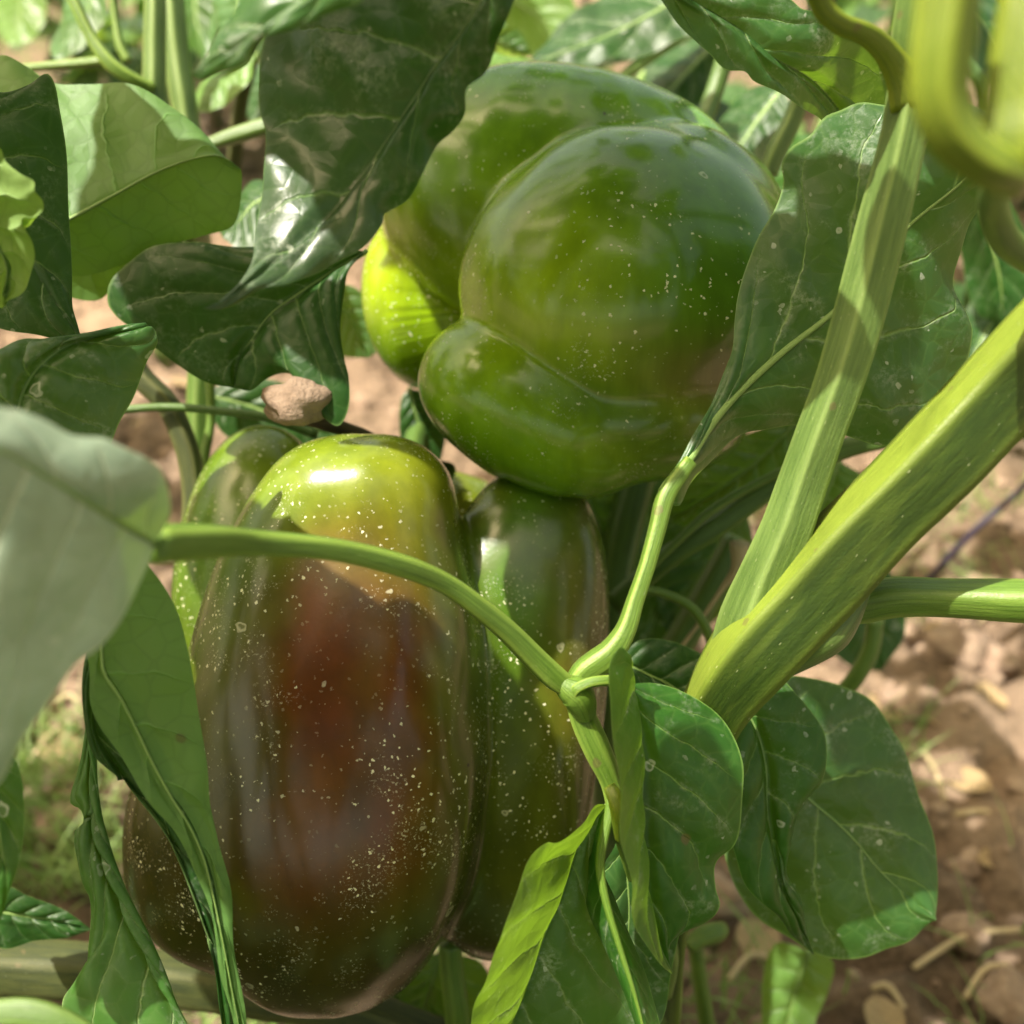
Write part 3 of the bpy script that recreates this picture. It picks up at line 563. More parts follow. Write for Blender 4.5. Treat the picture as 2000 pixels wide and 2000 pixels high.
leaf(PB, [(180, 1250, .206), (185, 1420, .207), (240, 1520, .208), (320, 1620, .209), (375, 1740, .210), (420, 1880, .212), (445, 2050, .215)],
     [(165, 1290), (163, 1380), (180, 1470), (225, 1512), (262, 1524), (318, 1590), (330, 1632), (355, 1668), (388, 1745), (408, 1830), (425, 1940)],
     [(240, 1300), (300, 1450), (360, 1560), (420, 1700), (450, 1850), (460, 1980)], 'leaf_dark', seed=27, ribr=0, dr=.004)
leaf(PB, [(175, 1400, .222), (176, 1470, .222), (178, 1554, .221), (188, 1626, .220), (214, 1706, .219), (246, 1782, .218), (290, 1865, .217), (326, 1945, .217), (370, 2050, .217)],
     [(160, 1470), (149, 1517), (139, 1568), (159, 1579), (172, 1608), (168, 1630), (149, 1637), (152, 1684), (159, 1728), (170, 1757), (172, 1843), (167, 1894), (138, 1923), (120, 1960), (130, 2040), (250, 2120)],
     [(186, 1460), (196, 1554), (205, 1620), (235, 1706), (268, 1782), (305, 1865), (340, 1945), (375, 2020)],
     'leaf_under', dl=.004, dr=.003, bow=-.004, seed=28, ribr=11, nv=7, quilt=.0012)
leaf(PB, [(-60, 1400, .186), (-20, 1550, .188), (0, 1680, .19), (-20, 1850, .192)], [(0, 1450), (36, 1500), (48, 1600), (36, 1690), (14, 1760)], [(-120, 1600), (-80, 1780)], 'leaf', seed=29)
pxtube('petiole', [(-80, 1990, .17, 24), (0, 1978, .17, 25), (54, 1976, .17, 25), (109, 1990, .17, 24), (170, 2025, .17, 24), (260, 2100, .17, 24)], 'petiole_dark', PB, 30, 16, ridges=3)
pxtube('stem', [(-120, 1880, .290, 56), (0, 1888, .292, 54), (200, 1900, .296, 52), (420, 1925, .300, 50), (650, 1965, .305, 48), (900, 2060, .31, 46)], 'stem_old', PB, 50, 26, ridges=5, ramp=.12, knob=.05)
leaf(PB, [(-60, 1770, .270), (40, 1790, .272), (110, 1800, .274), (180, 1815, .276)], [(0, 1725), (60, 1750), (130, 1780)], [(0, 1850), (70, 1840), (130, 1830)], 'leaf_dark', seed=30)
pxtube('branch', [(250, 690, .300, 20), (272, 733, .300, 20), (326, 788, .301, 20), (355, 849, .302, 20), (372, 904, .303, 20), (380, 1000, .305, 22), (360, 1200, .31, 24), (300, 1500, .33, 24)], 'stem_old', PB, 40, 16, ridges=4, knob=.04)
pxtube('branch', [(235, 800, .296, 8), (330, 795, .296, 8), (430, 803, .297, 8), (520, 815, .298, 9), (620, 850, .30, 9)], 'petiole_dark', PB, 30, 12)
pxtube('branch', [(392, 700, .330, 22), (388, 800, .330, 22), (385, 920, .330, 22), (380, 1100, .33, 24)], 'petiole_dark', PB, 30, 16, ridges=4)
pxtube('branch', [(410, 740, .322, 9), (412, 820, .322, 9), (402, 880, .322, 10), (388, 960, .322, 11)], 'petiole', PB, 30, 12)
pxtube('twig', [(560, 810, .262, 9), (655, 832, .268, 14), (705, 850, .285, 15), (770, 880, .304, 12), (830, 900, .306, 10)], 'bark', PB, 30, 12, knob=.15)
# ------------------------------------------------------------------ shaded plant behind the peppers
pxtube('stem', [(1260, 880, .335, 32), (1235, 980, .336, 34), (1212, 1080, .338, 34), (1192, 1200, .340, 34), (1180, 1400, .35, 34), (1190, 1700, .40, 34)], 'petiole_dark', PC, 50, 22, ridges=5, ramp=.14)
pxtube('branch', [(1200, 1180, .318, 24), (1300, 1092, .312, 24), (1400, 1028, .306, 24), (1517, 945, .300, 24), (1640, 880, .296, 22), (1760, 850, .29, 20)], 'petiole_dark', PC, 40, 18, ridges=4)
pxtube('petiole', [(1260, 1120, .305, 7), (1320, 1060, .302, 8), (1400, 990, .299, 9), (1525, 922, .296, 9), (1600, 890, .29, 9)], 'petiole', PC, 30, 12)
pxtube('petiole', [(1250, 1150, .300, 9), (1300, 1160, .300, 9), (1354, 1190, .300, 10), (1388, 1250, .301, 10), (1400, 1330, .302, 10)], 'petiole', PC, 30, 12)
pxtube('stem', [(1440, 1050, .34, 26), (1360, 1200, .345, 28), (1290, 1330, .35, 28), (1270, 1500, .37, 28)], 'petiole_dark', PC, 40, 16, ridges=4)
pxtube('petiole', [(1445, 1060, .31, 20), (1440, 1110, .312, 13), (1410, 1150, .314, 5), (1370, 1210, .316, 4), (1330, 1265, .318, 4)], 'straw', PC, 30, 10)
pxtube('branch', [(1710, 1210, .340, 17), (1700, 1270, .342, 17), (1670, 1325, .345, 17), (1630, 1370, .35, 17), (1560, 1440, .36, 17)], 'petiole', PC, 30, 14)
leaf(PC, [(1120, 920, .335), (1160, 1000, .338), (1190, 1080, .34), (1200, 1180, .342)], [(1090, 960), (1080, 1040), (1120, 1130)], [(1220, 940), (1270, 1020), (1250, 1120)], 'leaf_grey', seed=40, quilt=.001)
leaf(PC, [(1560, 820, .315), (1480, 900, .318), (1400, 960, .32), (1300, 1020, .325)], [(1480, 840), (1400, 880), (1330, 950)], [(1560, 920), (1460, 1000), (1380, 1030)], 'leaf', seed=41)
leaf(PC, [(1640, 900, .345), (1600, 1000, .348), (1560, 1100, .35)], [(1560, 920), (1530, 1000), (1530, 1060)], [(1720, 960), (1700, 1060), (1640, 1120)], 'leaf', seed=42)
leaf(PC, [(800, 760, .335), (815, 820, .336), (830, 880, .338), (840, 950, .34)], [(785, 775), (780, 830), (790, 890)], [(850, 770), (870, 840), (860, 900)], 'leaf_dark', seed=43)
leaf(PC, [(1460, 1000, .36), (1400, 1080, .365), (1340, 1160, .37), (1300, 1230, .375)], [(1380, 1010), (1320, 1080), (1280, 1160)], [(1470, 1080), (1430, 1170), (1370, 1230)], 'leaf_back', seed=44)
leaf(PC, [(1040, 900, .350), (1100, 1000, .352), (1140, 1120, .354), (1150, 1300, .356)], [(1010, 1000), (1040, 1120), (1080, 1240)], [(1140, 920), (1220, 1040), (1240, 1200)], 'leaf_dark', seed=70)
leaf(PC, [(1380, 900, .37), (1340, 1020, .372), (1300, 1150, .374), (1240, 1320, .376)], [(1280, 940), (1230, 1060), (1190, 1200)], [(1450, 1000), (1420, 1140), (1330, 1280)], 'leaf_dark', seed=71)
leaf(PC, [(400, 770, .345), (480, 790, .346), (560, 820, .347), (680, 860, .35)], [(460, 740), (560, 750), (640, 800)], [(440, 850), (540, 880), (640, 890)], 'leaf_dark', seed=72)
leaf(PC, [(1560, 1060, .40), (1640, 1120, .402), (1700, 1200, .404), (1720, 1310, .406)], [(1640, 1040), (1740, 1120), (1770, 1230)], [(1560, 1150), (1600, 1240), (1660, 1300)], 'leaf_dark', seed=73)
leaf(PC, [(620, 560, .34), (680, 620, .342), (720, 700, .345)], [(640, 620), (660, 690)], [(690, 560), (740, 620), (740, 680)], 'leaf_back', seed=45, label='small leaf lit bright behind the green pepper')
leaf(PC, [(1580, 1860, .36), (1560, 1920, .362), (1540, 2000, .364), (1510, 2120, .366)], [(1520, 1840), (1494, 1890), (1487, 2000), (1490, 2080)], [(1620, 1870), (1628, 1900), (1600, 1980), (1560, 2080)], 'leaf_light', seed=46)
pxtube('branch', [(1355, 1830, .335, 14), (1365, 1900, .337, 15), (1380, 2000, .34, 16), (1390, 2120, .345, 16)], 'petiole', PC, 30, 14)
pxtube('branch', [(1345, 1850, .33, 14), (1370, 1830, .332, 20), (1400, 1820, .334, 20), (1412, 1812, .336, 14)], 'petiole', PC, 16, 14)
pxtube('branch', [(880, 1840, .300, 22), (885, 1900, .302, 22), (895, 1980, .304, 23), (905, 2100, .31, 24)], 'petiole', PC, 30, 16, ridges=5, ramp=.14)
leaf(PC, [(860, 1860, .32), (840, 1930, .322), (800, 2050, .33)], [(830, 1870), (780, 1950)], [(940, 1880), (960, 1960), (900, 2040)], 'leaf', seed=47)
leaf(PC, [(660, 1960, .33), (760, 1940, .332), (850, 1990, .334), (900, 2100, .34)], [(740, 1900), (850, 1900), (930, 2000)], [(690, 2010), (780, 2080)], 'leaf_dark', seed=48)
exec_bg = True
# ------------------------------------------------------------------ background leaves and stems at the top
PD = thing('pepper_plant', 'pepper plant behind the green pepper at the top, with dark diagonal leaves', 'pepper plant', W(np.array([1250, 800, .62])))
pxtube('stem', [(1640, -60, .44, 22), (1560, 100, .45, 24), (1480, 240, .46, 24), (1420, 420, .5, 26), (1350, 700, .6, 28)], 'stem_old', PD, 40, 14)
for a, b, c, mt, sd in [
    ([(1500, -120, .40), (1330, -10, .40), (1200, 60, .40), (1060, 115, .40), (1010, 150, .40)], [(1350, -110), (1200, -20), (1110, 30), (1050, 100)], [(1440, 10), (1300, 90), (1160, 140), (1070, 160)], 'leaf_dark', 50),
    ([(1420, 60, .43), (1340, 140, .43), (1280, 200, .43), (1200, 240, .43)], [(1340, 80), (1240, 150)], [(1400, 160), (1330, 230), (1260, 250)], 'leaf_dark', 51),
    ([(930, -60, .50), (1000, 0, .50), (1060, 40, .50), (1110, 110, .50)], [(980, 40), (1010, 90), (1060, 120)], [(1060, -60), (1120, 0), (1130, 60)], 'leaf_light', 52),
    ([(940, 60, .40), (970, 80, .40), (1010, 100, .40), (1040, 105, .40)], [(950, 100), (990, 110)], [(970, 50), (1010, 60)], 'leaf_back', 53),
    ([(900, 170, .345), (960, 130, .345), (1020, 120, .345), (1070, 150, .345)], [(940, 110), (990, 105), (1040, 120)], [(950, 170), (1000, 160), (1040, 155)], 'leaf_light', 54),
    ([(1530, 170, .37), (1480, 230, .37), (1440, 290, .37), (1400, 350, .37)], [(1470, 170), (1410, 230), (1390, 300)], [(1550, 230), (1510, 300), (1450, 340)], 'leaf_dark', 55),
    ([(1880, 330, .36), (1920, 430, .362), (1950, 540, .365), (1960, 640, .37)], [(1870, 420), (1880, 520), (1910, 610)], [(1960, 380), (2010, 480), (2010, 580)], 'leaf_dark', 57),
    ([(2060, 480, .38), (1990, 560, .38), (1930, 640, .38), (1880, 740, .38)], [(1980, 500), (1900, 580), (1870, 670)], [(2060, 600), (1990, 700), (1920, 750)], 'leaf_dark', 58),
    ([(1900, 520, .42), (1930, 640, .42), (1990, 760, .42), (2060, 860, .42)], [(1880, 620), (1930, 760), (2000, 860)], [(1980, 580), (2060, 700), (2090, 800)], 'leaf_dark', 59),
    ([(1240, 180, .43), (1330, 240, .43), (1420, 280, .43), (1500, 300, .43)], [(1300, 160), (1400, 190), (1480, 250)], [(1280, 260), (1380, 330), (1460, 330)], 'leaf_dark', 67),
    ([(1780, -40, .36), (1900, 20, .36), (1960, 100, .36), (2020, 220, .36)], [(1850, -60), (1960, 20), (2020, 120)], [(1820, 40), (1900, 120), (1980, 220)], 'leaf_dark', 68),
    ([(1600, 260, .40), (1590, 330, .40), (1560, 410, .40)], [(1540, 270), (1500, 340)], [(1640, 320), (1610, 400)], 'leaf', 56)]:
    leaf(PD, a, b, c, mt, seed=sd, res=(60, 32), dl=.01, dr=-.008, bow=.004, petiole=[(a[0][0]+30, a[0][1]-60, a[0][2]+.02, 10), (a[0][0]+10, a[0][1]-20, a[0][2]+.01, 8), (a[0][0], a[0][1], a[0][2], 7)])
pxtube('petiole', [(1180, 190, .40, 11), (1230, 140, .40, 12), (1290, 95, .40, 13), (1345, 60, .40, 14), (1420, 20, .4, 14)], 'rib', PD, 30, 12)
pxtube('petiole', [(1500, 340, .330, 18), (1520, 290, .328, 19), (1545, 240, .326, 18), (1560, 200, .324, 17), (1580, 140, .32, 16)], 'stem_mid', PD, 30, 16, ridges=4)
PE = thing('pepper_plant', 'pepper plant in the upper left corner with upright pale stems', 'pepper plant', W(np.array([300, 900, .60])))
for pts, mt in [([(300, -80, .34, 17), (303, 0, .34, 18), (302, 100, .341, 19), (303, 180, .342, 20), (320, 330, .35, 22), (330, 700, .45, 24)], 'stem_mid'),
                ([(328, -80, .36, 20), (335, 0, .36, 21), (345, 110, .361, 22), (362, 220, .362, 22), (380, 400, .37, 24), (400, 800, .5, 24)], 'stem_mid'),
                ([(110, -60, .33, 9), (143, 0, .33, 10), (178, 72, .331, 11), (217, 125, .332, 14), (254, 152, .334, 14), (300, 175, .338, 13)], 'petiole'),
                ([(20, 135, .335, 6), (80, 130, .335, 7), (150, 124, .335, 8), (210, 118, .334, 9)], 'petiole'),
                ([(215, -40, .37, 6), (225, 40, .37, 6), (235, 90, .37, 8), (250, 120, .37, 8)], 'petiole'),
                ([(505, 40, .38, 12), (490, 120, .38, 13), (470, 200, .39, 14), (450, 400, .42, 15)], 'stem_old'),
                ([(400, 285, .33, 10), (450, 268, .33, 14), (510, 250, .33, 16), (560, 235, .33, 16)], 'petiole_dark')]:
    pxtube('stem', pts, mt, PE, 36, 16, ridges=4)
for a, b, c, mt, sd in [
    ([(190, -60, .42), (170, 20, .42), (140, 70, .42), (105, 115, .42)], [(140, -20), (115, 50), (100, 90)], [(210, 10), (165, 90), (130, 112)], 'leaf_back', 60),
    ([(470, -40, .37), (460, 30, .37), (440, 80, .37), (420, 130, .37)], [(420, -10), (410, 60)], [(500, 20), (470, 90)], 'leaf_back', 61),
    ([(500, 110, .37), (460, 140, .37), (420, 175, .37), (383, 215, .37)], [(440, 130), (395, 160), (380, 190)], [(490, 150), (450, 200), (410, 220)], 'leaf_light', 62),
    ([(30, -60, .60), (40, 20, .60), (20, 90, .60)], [(-20, 0), (-10, 60)], [(90, 0), (70, 70)], 'leaf_light', 63),
    ([(560, 120, .40), (530, 180, .40), (490, 240, .40)], [(500, 130), (465, 190)], [(560, 180), (520, 240)], 'leaf_dark', 64),
    ([(560, 380, .32), (500, 390, .32), (470, 420, .32), (440, 470, .32)], [(500, 350), (450, 400), (430, 440)], [(560, 440), (510, 480), (470, 490)], 'leaf_dark', 65),
    ([(390, -80, .50), (380, 20, .50), (400, 120, .50)], [(340, 0), (360, 80)], [(430, 0), (430, 80)], 'leaf', 66)]:
    leaf(PE, a, b, c, mt, seed=sd, res=(60, 32), dl=.01, dr=-.008, bow=.004, petiole=[(a[0][0]+30, a[0][1]-60, a[0][2]+.01, 8), (a[0][0]+10, a[0][1]-20, a[0][2]+.005, 7), (a[0][0], a[0][1], a[0][2], 6)])
# purple cane and loose sticks on the right
s = pxtube('cane', [(2080, 870, .50, 6), (2000, 950, .52, 6.5), (1900, 1040, .53, 7), (1814, 1132, .55, 7), (1760, 1200, .57, 7)], 'purple', None, 30, 10)
tag(s, 'dark purple cane slanting across the soil right of the thick stem', 'cane')
# ------------------------------------------------------------------ generic leaf for farther plants and the canopy above
def generic_leaf_mesh(mat, seed):
    r_ = np.random.default_rng(seed); n, m = 26, 14; S = np.linspace(0, 1, n); V = np.linspace(-1, 1, m+1)
    w = .30*np.sin(np.pi*S**.8)**.85*(1-.35*S); P = np.zeros((n, m+1, 3)); ph = r_.uniform(0, 6, 3)
    for j, v in enumerate(V):
        P[:, j, 0] = v*w; P[:, j, 1] = S+.02*abs(v); P[:, j, 2] = -.30*S**2+.12*abs(v)*np.sin(np.pi*S)*.6+.022*v*v*np.sin(14*S+ph[0]+(v > 0))+.008*np.sin(S*30+abs(v)*6)
    nv = 7.
    return grid_mesh('leaf_blade', P, flip=True, uv=lambda I, J, b: np.stack([S[I.astype(int)], V[J.astype(int)]*.5+.5], -1),
                     uvs2=lambda I, J, b: np.stack([nv*(S[I.astype(int)]-.2*np.abs(V[J.astype(int)]))+(b >= m//2)*.5+8, V[J.astype(int)]], -1))
GL = {}
for nm in ('leaf', 'leaf_dark', 'leaf_back', 'leaf_light', 'leaf_grey'):
    for v in range(3):
        me = generic_leaf_mesh(nm, v); me.materials.append(M[nm]); GL[nm, v] = me
def put_leaf(parent, mat, loc, size, d, nrm, rnd, bw=1.):
    """d: direction of the tip, nrm: direction of the upper side"""
    y = Vector(d).normalized(); z = Vector(nrm); x = y.cross(z).normalized(); z = x.cross(y)
    from mathutils import Matrix
    me = GL[mat, rnd.randrange(3)]
    o = bpy.data.objects.new('leaf', me); col.objects.link(o); o.parent = parent
    Mx = Matrix((x*size*bw, y*size, z*size)).transposed().to_4x4(); Mx.translation = Vector(loc)-Vector(ORG[parent.name])
    o.matrix_basis = Mx; return o
def simple_plant(label, base, h, nl, seed, group='pepper plants farther back', mats=('leaf', 'leaf_back', 'leaf_light', 'leaf_dark'), size=(.05, .085), spread=.10):
    rd = random.Random(seed); p = thing('pepper_plant', label, 'pepper plant', base, group)
    B = np.array(base, float)
    def tb(nm, pts, r0, r1, mt):
        q = spl(np.c_[np.array(pts), np.linspace(r0, r1, len(pts))], 14); link(nm, tube_mesh(nm, q[:, :3], q[:, 3], 8, origin=q[0, :3]), M[mt], q[0, :3], p)
    fork = B+np.array([rd.uniform(-.01, .01), rd.uniform(-.01, .01), h*.45])
    tb('stem', [B-np.array([0, 0, .01]), (B+fork)/2+np.array([.004, 0, 0]), fork], .005, .004, 'stem')
    ends = []
    for i in range(5):
        a = i*1.257+rd.uniform(-.3, .3); e = fork+np.array([math.cos(a)*spread*rd.uniform(.5, 1), math.sin(a)*spread*rd.uniform(.5, 1), h*rd.uniform(.35, .6)])
        mid = (fork+e)/2+np.array([math.cos(a)*.015, math.sin(a)*.015, -.01]); tb('branch', [fork, mid, e], .003, .0018, 'petiole'); ends.append((fork, mid, e))
    for k in range(nl):
        f, m_, e = ends[k % 5]; t = rd.uniform(.35, 1.05); at = f*(1-t)**2+2*m_*t*(1-t)+e*t*t
        a = rd.uniform(0, 6.28); d = Vector((math.cos(a), math.sin(a), rd.uniform(-.7, .25))); n = Vector((rd.uniform(-.4, .4), rd.uniform(-.4, .4), 1))
        put_leaf(p, rd.choice(mats), at+np.array(d)*.012, rd.uniform(*size), d, n, rd)
    return p
def gp(x, y):    # point on the ground seen at photograph position
    d = ground_depth(y); p = W(np.array([x, y, d])); p[2] = 0; return p
# ------------------------------------------------------------------ soil
def vnoise(X, Y, cell, seed):
    r_ = np.random.default_rng(seed); G = r_.random((256, 256)); x = X/cell; y = Y/cell; i = np.floor(x).astype(int); j = np.floor(y).astype(int); u = x-i; v = y-j
    u = u*u*(3-2*u); v = v*v*(3-2*v); g = lambda a, b: G[a % 256, b % 256]
    return (g(i, j)*(1-u)+g(i+1, j)*u)*(1-v)+(g(i, j+1)*(1-u)+g(i+1, j+1)*u)*v
def soil_h(X, Y):
    h = .034*(vnoise(X, Y, .13, 1)-.5)+.022*np.abs(vnoise(X, Y, .028, 8)-.5)+.014*(vnoise(X+.3*vnoise(X, Y, .05, 5)*.05, Y, .045, 2)-.5)+.014*np.abs(vnoise(X, Y, .020, 3)-.5)*2+.007*(vnoise(X, Y, .009, 4)-.5)
    return h-.008
xs = np.linspace(-.7, .7, 330); ys = np.linspace(.02, 1.5, 350); X, Y = np.meshgrid(xs, ys, indexing='ij')
edge = np.clip(np.minimum(np.minimum(X+.7, .7-X), np.minimum(Y-.02, 1.5-Y))/.08, 0, 1); Z = soil_h(X, Y)*edge
g = link('ground', grid_mesh('soil', np.stack([X, Y, Z], -1), flip=False, origin=np.zeros(3)), M['soil'], (0, 0, 0)); tag(g, kind='structure')
# the wide field around it, one sheet with a hole where the fine soil lies
def ring():
    a = [-60, -.7, .7, 60]; b = [-60, .02, 1.5, 120]; V = [(x, y, 0) for x in a for y in b]; F = []
    for i in range(3):
        for j in range(3):
            if i == 1 and j == 1: continue
            F.append((i*4+j, (i+1)*4+j, (i+1)*4+j+1, i*4+j+1))
    me = bpy.data.meshes.new('field'); me.from_pydata(V, [], F); return me
g2 = link('field', ring(), M['soil'], (0, 0, 0)); tag(g2, kind='structure')
def lump(rd, r, squash=.7, sub=2):
    import bmesh
    bm = bmesh.new(); bmesh.ops.create_icosphere(bm, subdivisions=sub, radius=1); ph = [rd.uniform(0, 6) for _ in range(6)]
    V = [];
    for v in bm.verts:
        c = v.co; k = 1+.22*math.sin(c.x*3+ph[0])*math.cos(c.y*3.3+ph[1])+.14*math.sin(c.z*6+ph[2]+c.x*4)+.09*math.sin(c.y*9+ph[3])*math.sin(c.x*8+ph[4])
        V.append((c.x*k*r, c.y*k*r*.85, c.z*k*r*squash))
    F = [[v.index for v in f.verts] for f in bm.faces]; bm.free(); return V, F
rd = random.Random(5); AV, AF = [], []
for i in range(4200):
    x = rd.uniform(-.5, .5); y = rd.uniform(.12, 1.2); r = rd.uniform(.0010, .0038)*(1+(rd.random() < .14)*1.7); V, F = lump(rd, r, .7, 1); z = float(soil_h(np.array([[x]]), np.array([[y]]))[0, 0]); b = len(AV)
    ca, sa = math.cos(i), math.sin(i); AV += [(x+v[0]*ca-v[1]*sa, y+v[0]*sa+v[1]*ca, z+v[2]+r*.3) for v in V]; AF += [[q+b for q in f] for f in F]
me = bpy.data.meshes.new('crumbs'); me.from_pydata(AV, [], AF); o = link('soil_crumbs', me, M['clod'], (0, 0, 0)); tag(o, 'small loose crumbs of dry soil scattered over the ground', 'soil', kind='stuff')
for (x, y, r, lab) in [(1860, 1275, .017, 'rounded tan clod on the soil below the right branch'), (1765, 1380, .013, 'tan clod on the soil beside the round leaves'),
                       (1945, 1300, .011, 'clod of earth at the right edge of the picture'), (1640, 1290, .012, 'half hidden clod behind the swollen stem joint'),
                       (1880, 1830, .010, 'rough clod low in the bare soil on the right'), (1960, 1960, .012, 'clod in the bottom right corner'), (1400, 1760, .012, 'sunlit clod under the folded leaf'),
                       (130, 1620, .013, 'clod among the grass on the lower left')]:
    V, F = lump(rd, r, .7, 3); p = gp(x, y); me = bpy.data.meshes.new('clod'); me.from_pydata(V, [], F); me.polygons.foreach_set('use_smooth', [True]*len(me.polygons))
    o = link('soil_clod', me, M['clod'], (p[0], p[1], r*.35)); tag(o, lab, 'clod', 'loose clods on the soil')
V, F = lump(random.Random(3), .0070, .80, 3); me = bpy.data.meshes.new('clod'); me.from_pydata(V, [], F); me.polygons.foreach_set('use_smooth', [True]*len(me.polygons))
o = link('mud_lump', me, M['mud'], W(np.array([580, 786, .258]))); tag(o, 'round tan lump of dried mud resting on the twig under the dark leaf', 'mud lump')
# grass
def grass_obj(name, label, patches, seed, hl=(.012, .045), w=.0013):
    rd = random.Random(seed); V, F = [], []
    for (x0, x1, y0, y1, n) in patches:
        for _ in range(n):
            p = gp(rd.uniform(x0, x1), rd.uniform(y0, y1)); h = rd.uniform(*hl); a = rd.uniform(0, 6.28); ln = rd.uniform(.2, 1.1)*h; ww = w*rd.uniform(.6, 1.4); b = len(V)
            dx, dy = math.cos(a), math.sin(a)
            for k in range(5):
                t = k/4; cx = p[0]+dx*ln*t*t; cy = p[1]+dy*ln*t*t; cz = h*t*(1-.25*t)-.003; q = ww*(1-t)**.7*.5+.00005
                V += [(cx-dy*q, cy+dx*q, cz), (cx+dy*q, cy-dx*q, cz)]
            for k in range(4): F.append((b+2*k, b+2*k+1, b+2*k+3, b+2*k+2))
    me = bpy.data.meshes.new(name); me.from_pydata(V, [], F); o = link(name, me, M['grass'], (0, 0, 0)); tag(o, label, 'grass', kind='stuff'); return o
grass_obj('grass', 'thin green weeds and grass blades on the soil under the plants', [(0, 240, 1420, 1760, 420), (330, 900, 1900, 2050, 300), (1340, 1560, 1860, 2100, 60), (1650, 2000, 1700, 2100, 26), (-50, 700, -60, 220, 2200), (1000, 2050, -60, 200, 900),
      (1700, 2100, 950, 1220, 300), (1250, 1600, 820, 1100, 200), (1650, 1800, 1400, 1560, 40), (-400, 60, 900, 2200, 300)], 2)
# dry leaves and straw lying on the soil
rd = random.Random(9)
ndry = 0
for (x, y, s, lab) in [(1920, 1350, .03, 'dry tan leaf curled on the soil at the right edge'), (1700, 1420, .035, 'yellowed leaf lying behind the round green leaf'), (1450, 1890, .03, 'dry leaf on the sunny soil at the bottom'),
                       (100, 1440, .03, 'dry leaf lying in the grass on the lower left'), (1790, 1250, .028, 'dead leaf next to the rounded clod'), (1930, 1560, .022, 'small curled dry leaf on the soil right of the round green leaf'), (1700, 1960, .024, 'dry leaf scrap at the bottom under the round leaf'),
                       (1900, 1700, .016, 'tiny dry leaf scrap above the pale stalk'), (1850, 1440, .018, 'brown leaf scrap in the middle of the soil patch'), (330, 760, .022, 'dry leaf on the sunny soil seen through the left gap')]:
    me = generic_leaf_mesh('leaf_dry', ndry); me.materials.append(M['leaf_dry']); p = gp(x, y); o = bpy.data.objects.new('dry_leaf', me); col.objects.link(o)
    o.location = (p[0], p[1], .008); a = rd.uniform(0, 6.28); o.rotation_euler = (rd.uniform(-.3, .3), rd.uniform(-.3, .3), a); o.scale = (s*1.2, s*1.2, s*1.2); tag(o, lab, 'dry leaf', 'dry leaves on the soil'); ndry += 1
for i, (x, y, x2, y2, lab) in enumerate([(1780, 1900, 1985, 1830, 'pale stalk lying on the bare soil in the lower right'), (110, 1380, 170, 1400, 'short pinkish straw in the grass'), (60, 1500, 160, 1420, 'pale straw leaning in the grass'),
                                         (1500, 1880, 1420, 1930, 'bleached stalk on the soil at the bottom'), (620, 1985, 700, 1960, 'thin straw below the ripening pepper'), (1860, 1600, 1990, 1640, 'thin straw crossing the soil above the lowest clod'), (1800, 1480, 1840, 1580, 'short straw pointing down the soil patch'),
                                         (1700, 1940, 1760, 1985, 'short straw at the bottom edge of the soil'), (1900, 1230, 1990, 1210, 'straw beside the clods under the right branch'), (1880, 1960, 1960, 1900, 'straw crossing the bottom right corner'), (230, 860, 330, 830, 'straw on the soil behind the thin left stems')]):
    a, b = gp(x, y), gp(x2, y2); m_ = (a+b)/2+np.array([0, .004, .008]); a[2] = .004; b[2] = .006; q = spl(np.array([a, m_, b]), 16)
    o = link('straw', tube_mesh('straw', q, np.ones(16)*.0013, 8, origin=a), M['straw'], a); tag(o, lab, 'straw', 'straws on the soil')
# farther plants
for i, (x, y, h, nl, lab) in enumerate([(60, 330, .30, 44, 'sunny pepper plant beyond the upper left stems'), (430, 260, .34, 44, 'pepper plant far back left of the hanging dark leaf'), (760, 200, .34, 40, 'pepper plant hidden behind the big hanging leaf'),
                                   (1120, 230, .32, 46, 'leafy pepper plant beyond the top of the green pepper'), (1480, 260, .34, 46, 'pepper plant far back under the dusty upper right leaf'), (1880, 300, .36, 50, 'pepper plant far back in the upper right corner'),
                                   (2050, 620, .30, 44, 'shaded pepper plant at the right edge behind the stems'), (1500, 560, .16, 26, 'low pepper plant behind the green pepper'),
                                   (120, 160, .30, 50, 'far pepper plant in the upper left corner'), (20, 240, .26, 60, 'light green plant at the upper left edge'), (190, 230, .26, 60, 'plant between the two pale upright stems and the edge'), (1690, 250, .30, 60, 'plant showing beside the curved yellow stem'), (330, 330, .2, 40, 'low plant right of the pale upright stems'), (620, 330, .24, 40, 'shaded plant behind the hanging leaf tip'), (1750, 120, .42, 60, 'far pepper plant above the thick stem'), (1990, 420, .30, 46, 'dark pepper plant beyond the right edge of the forked stem'),
                                   (250, 120, .34, 50, 'pepper plant standing behind the pale upright stems'), (1300, 90, .40, 50, 'far pepper plant above the top of the green pepper'), (1700, 420, .26, 40, 'pepper plant in the shade behind the dusty right leaf'),
                                   (1000, 560, .22, 36, 'low shaded plant straight behind the green pepper'), (1960, 800, .12, 20, 'small weed like pepper seedling by the cane')]):
    simple_plant(lab, gp(x, y), h, nl, 100+i)
for i, (x, y, h, nl, lab) in enumerate([(-.52, .12, .62, 90, 'left of the picture'), (.56, .12, .75, 110, 'right of the picture'), (-.26, -.30, .85, 150, 'behind the camera on the left'), (.24, -.32, .85, 150, 'behind the camera on the right'), (-.02, -.52, 1.0, 170, 'straight behind the camera'), (-.50, .46, .45, 50, 'far left, past the edge of the picture'), (.55, .50, .42, 50, 'far right, past the edge of the picture')]):
    simple_plant('unseen pepper plant added to block low sky, '+lab, np.array([x, y, 0.]), h, nl, 200+i, 'unseen pepper plants added to block low sky', size=(.08, .125), spread=.20)  # unseen plants added to block low sky and break up reflections
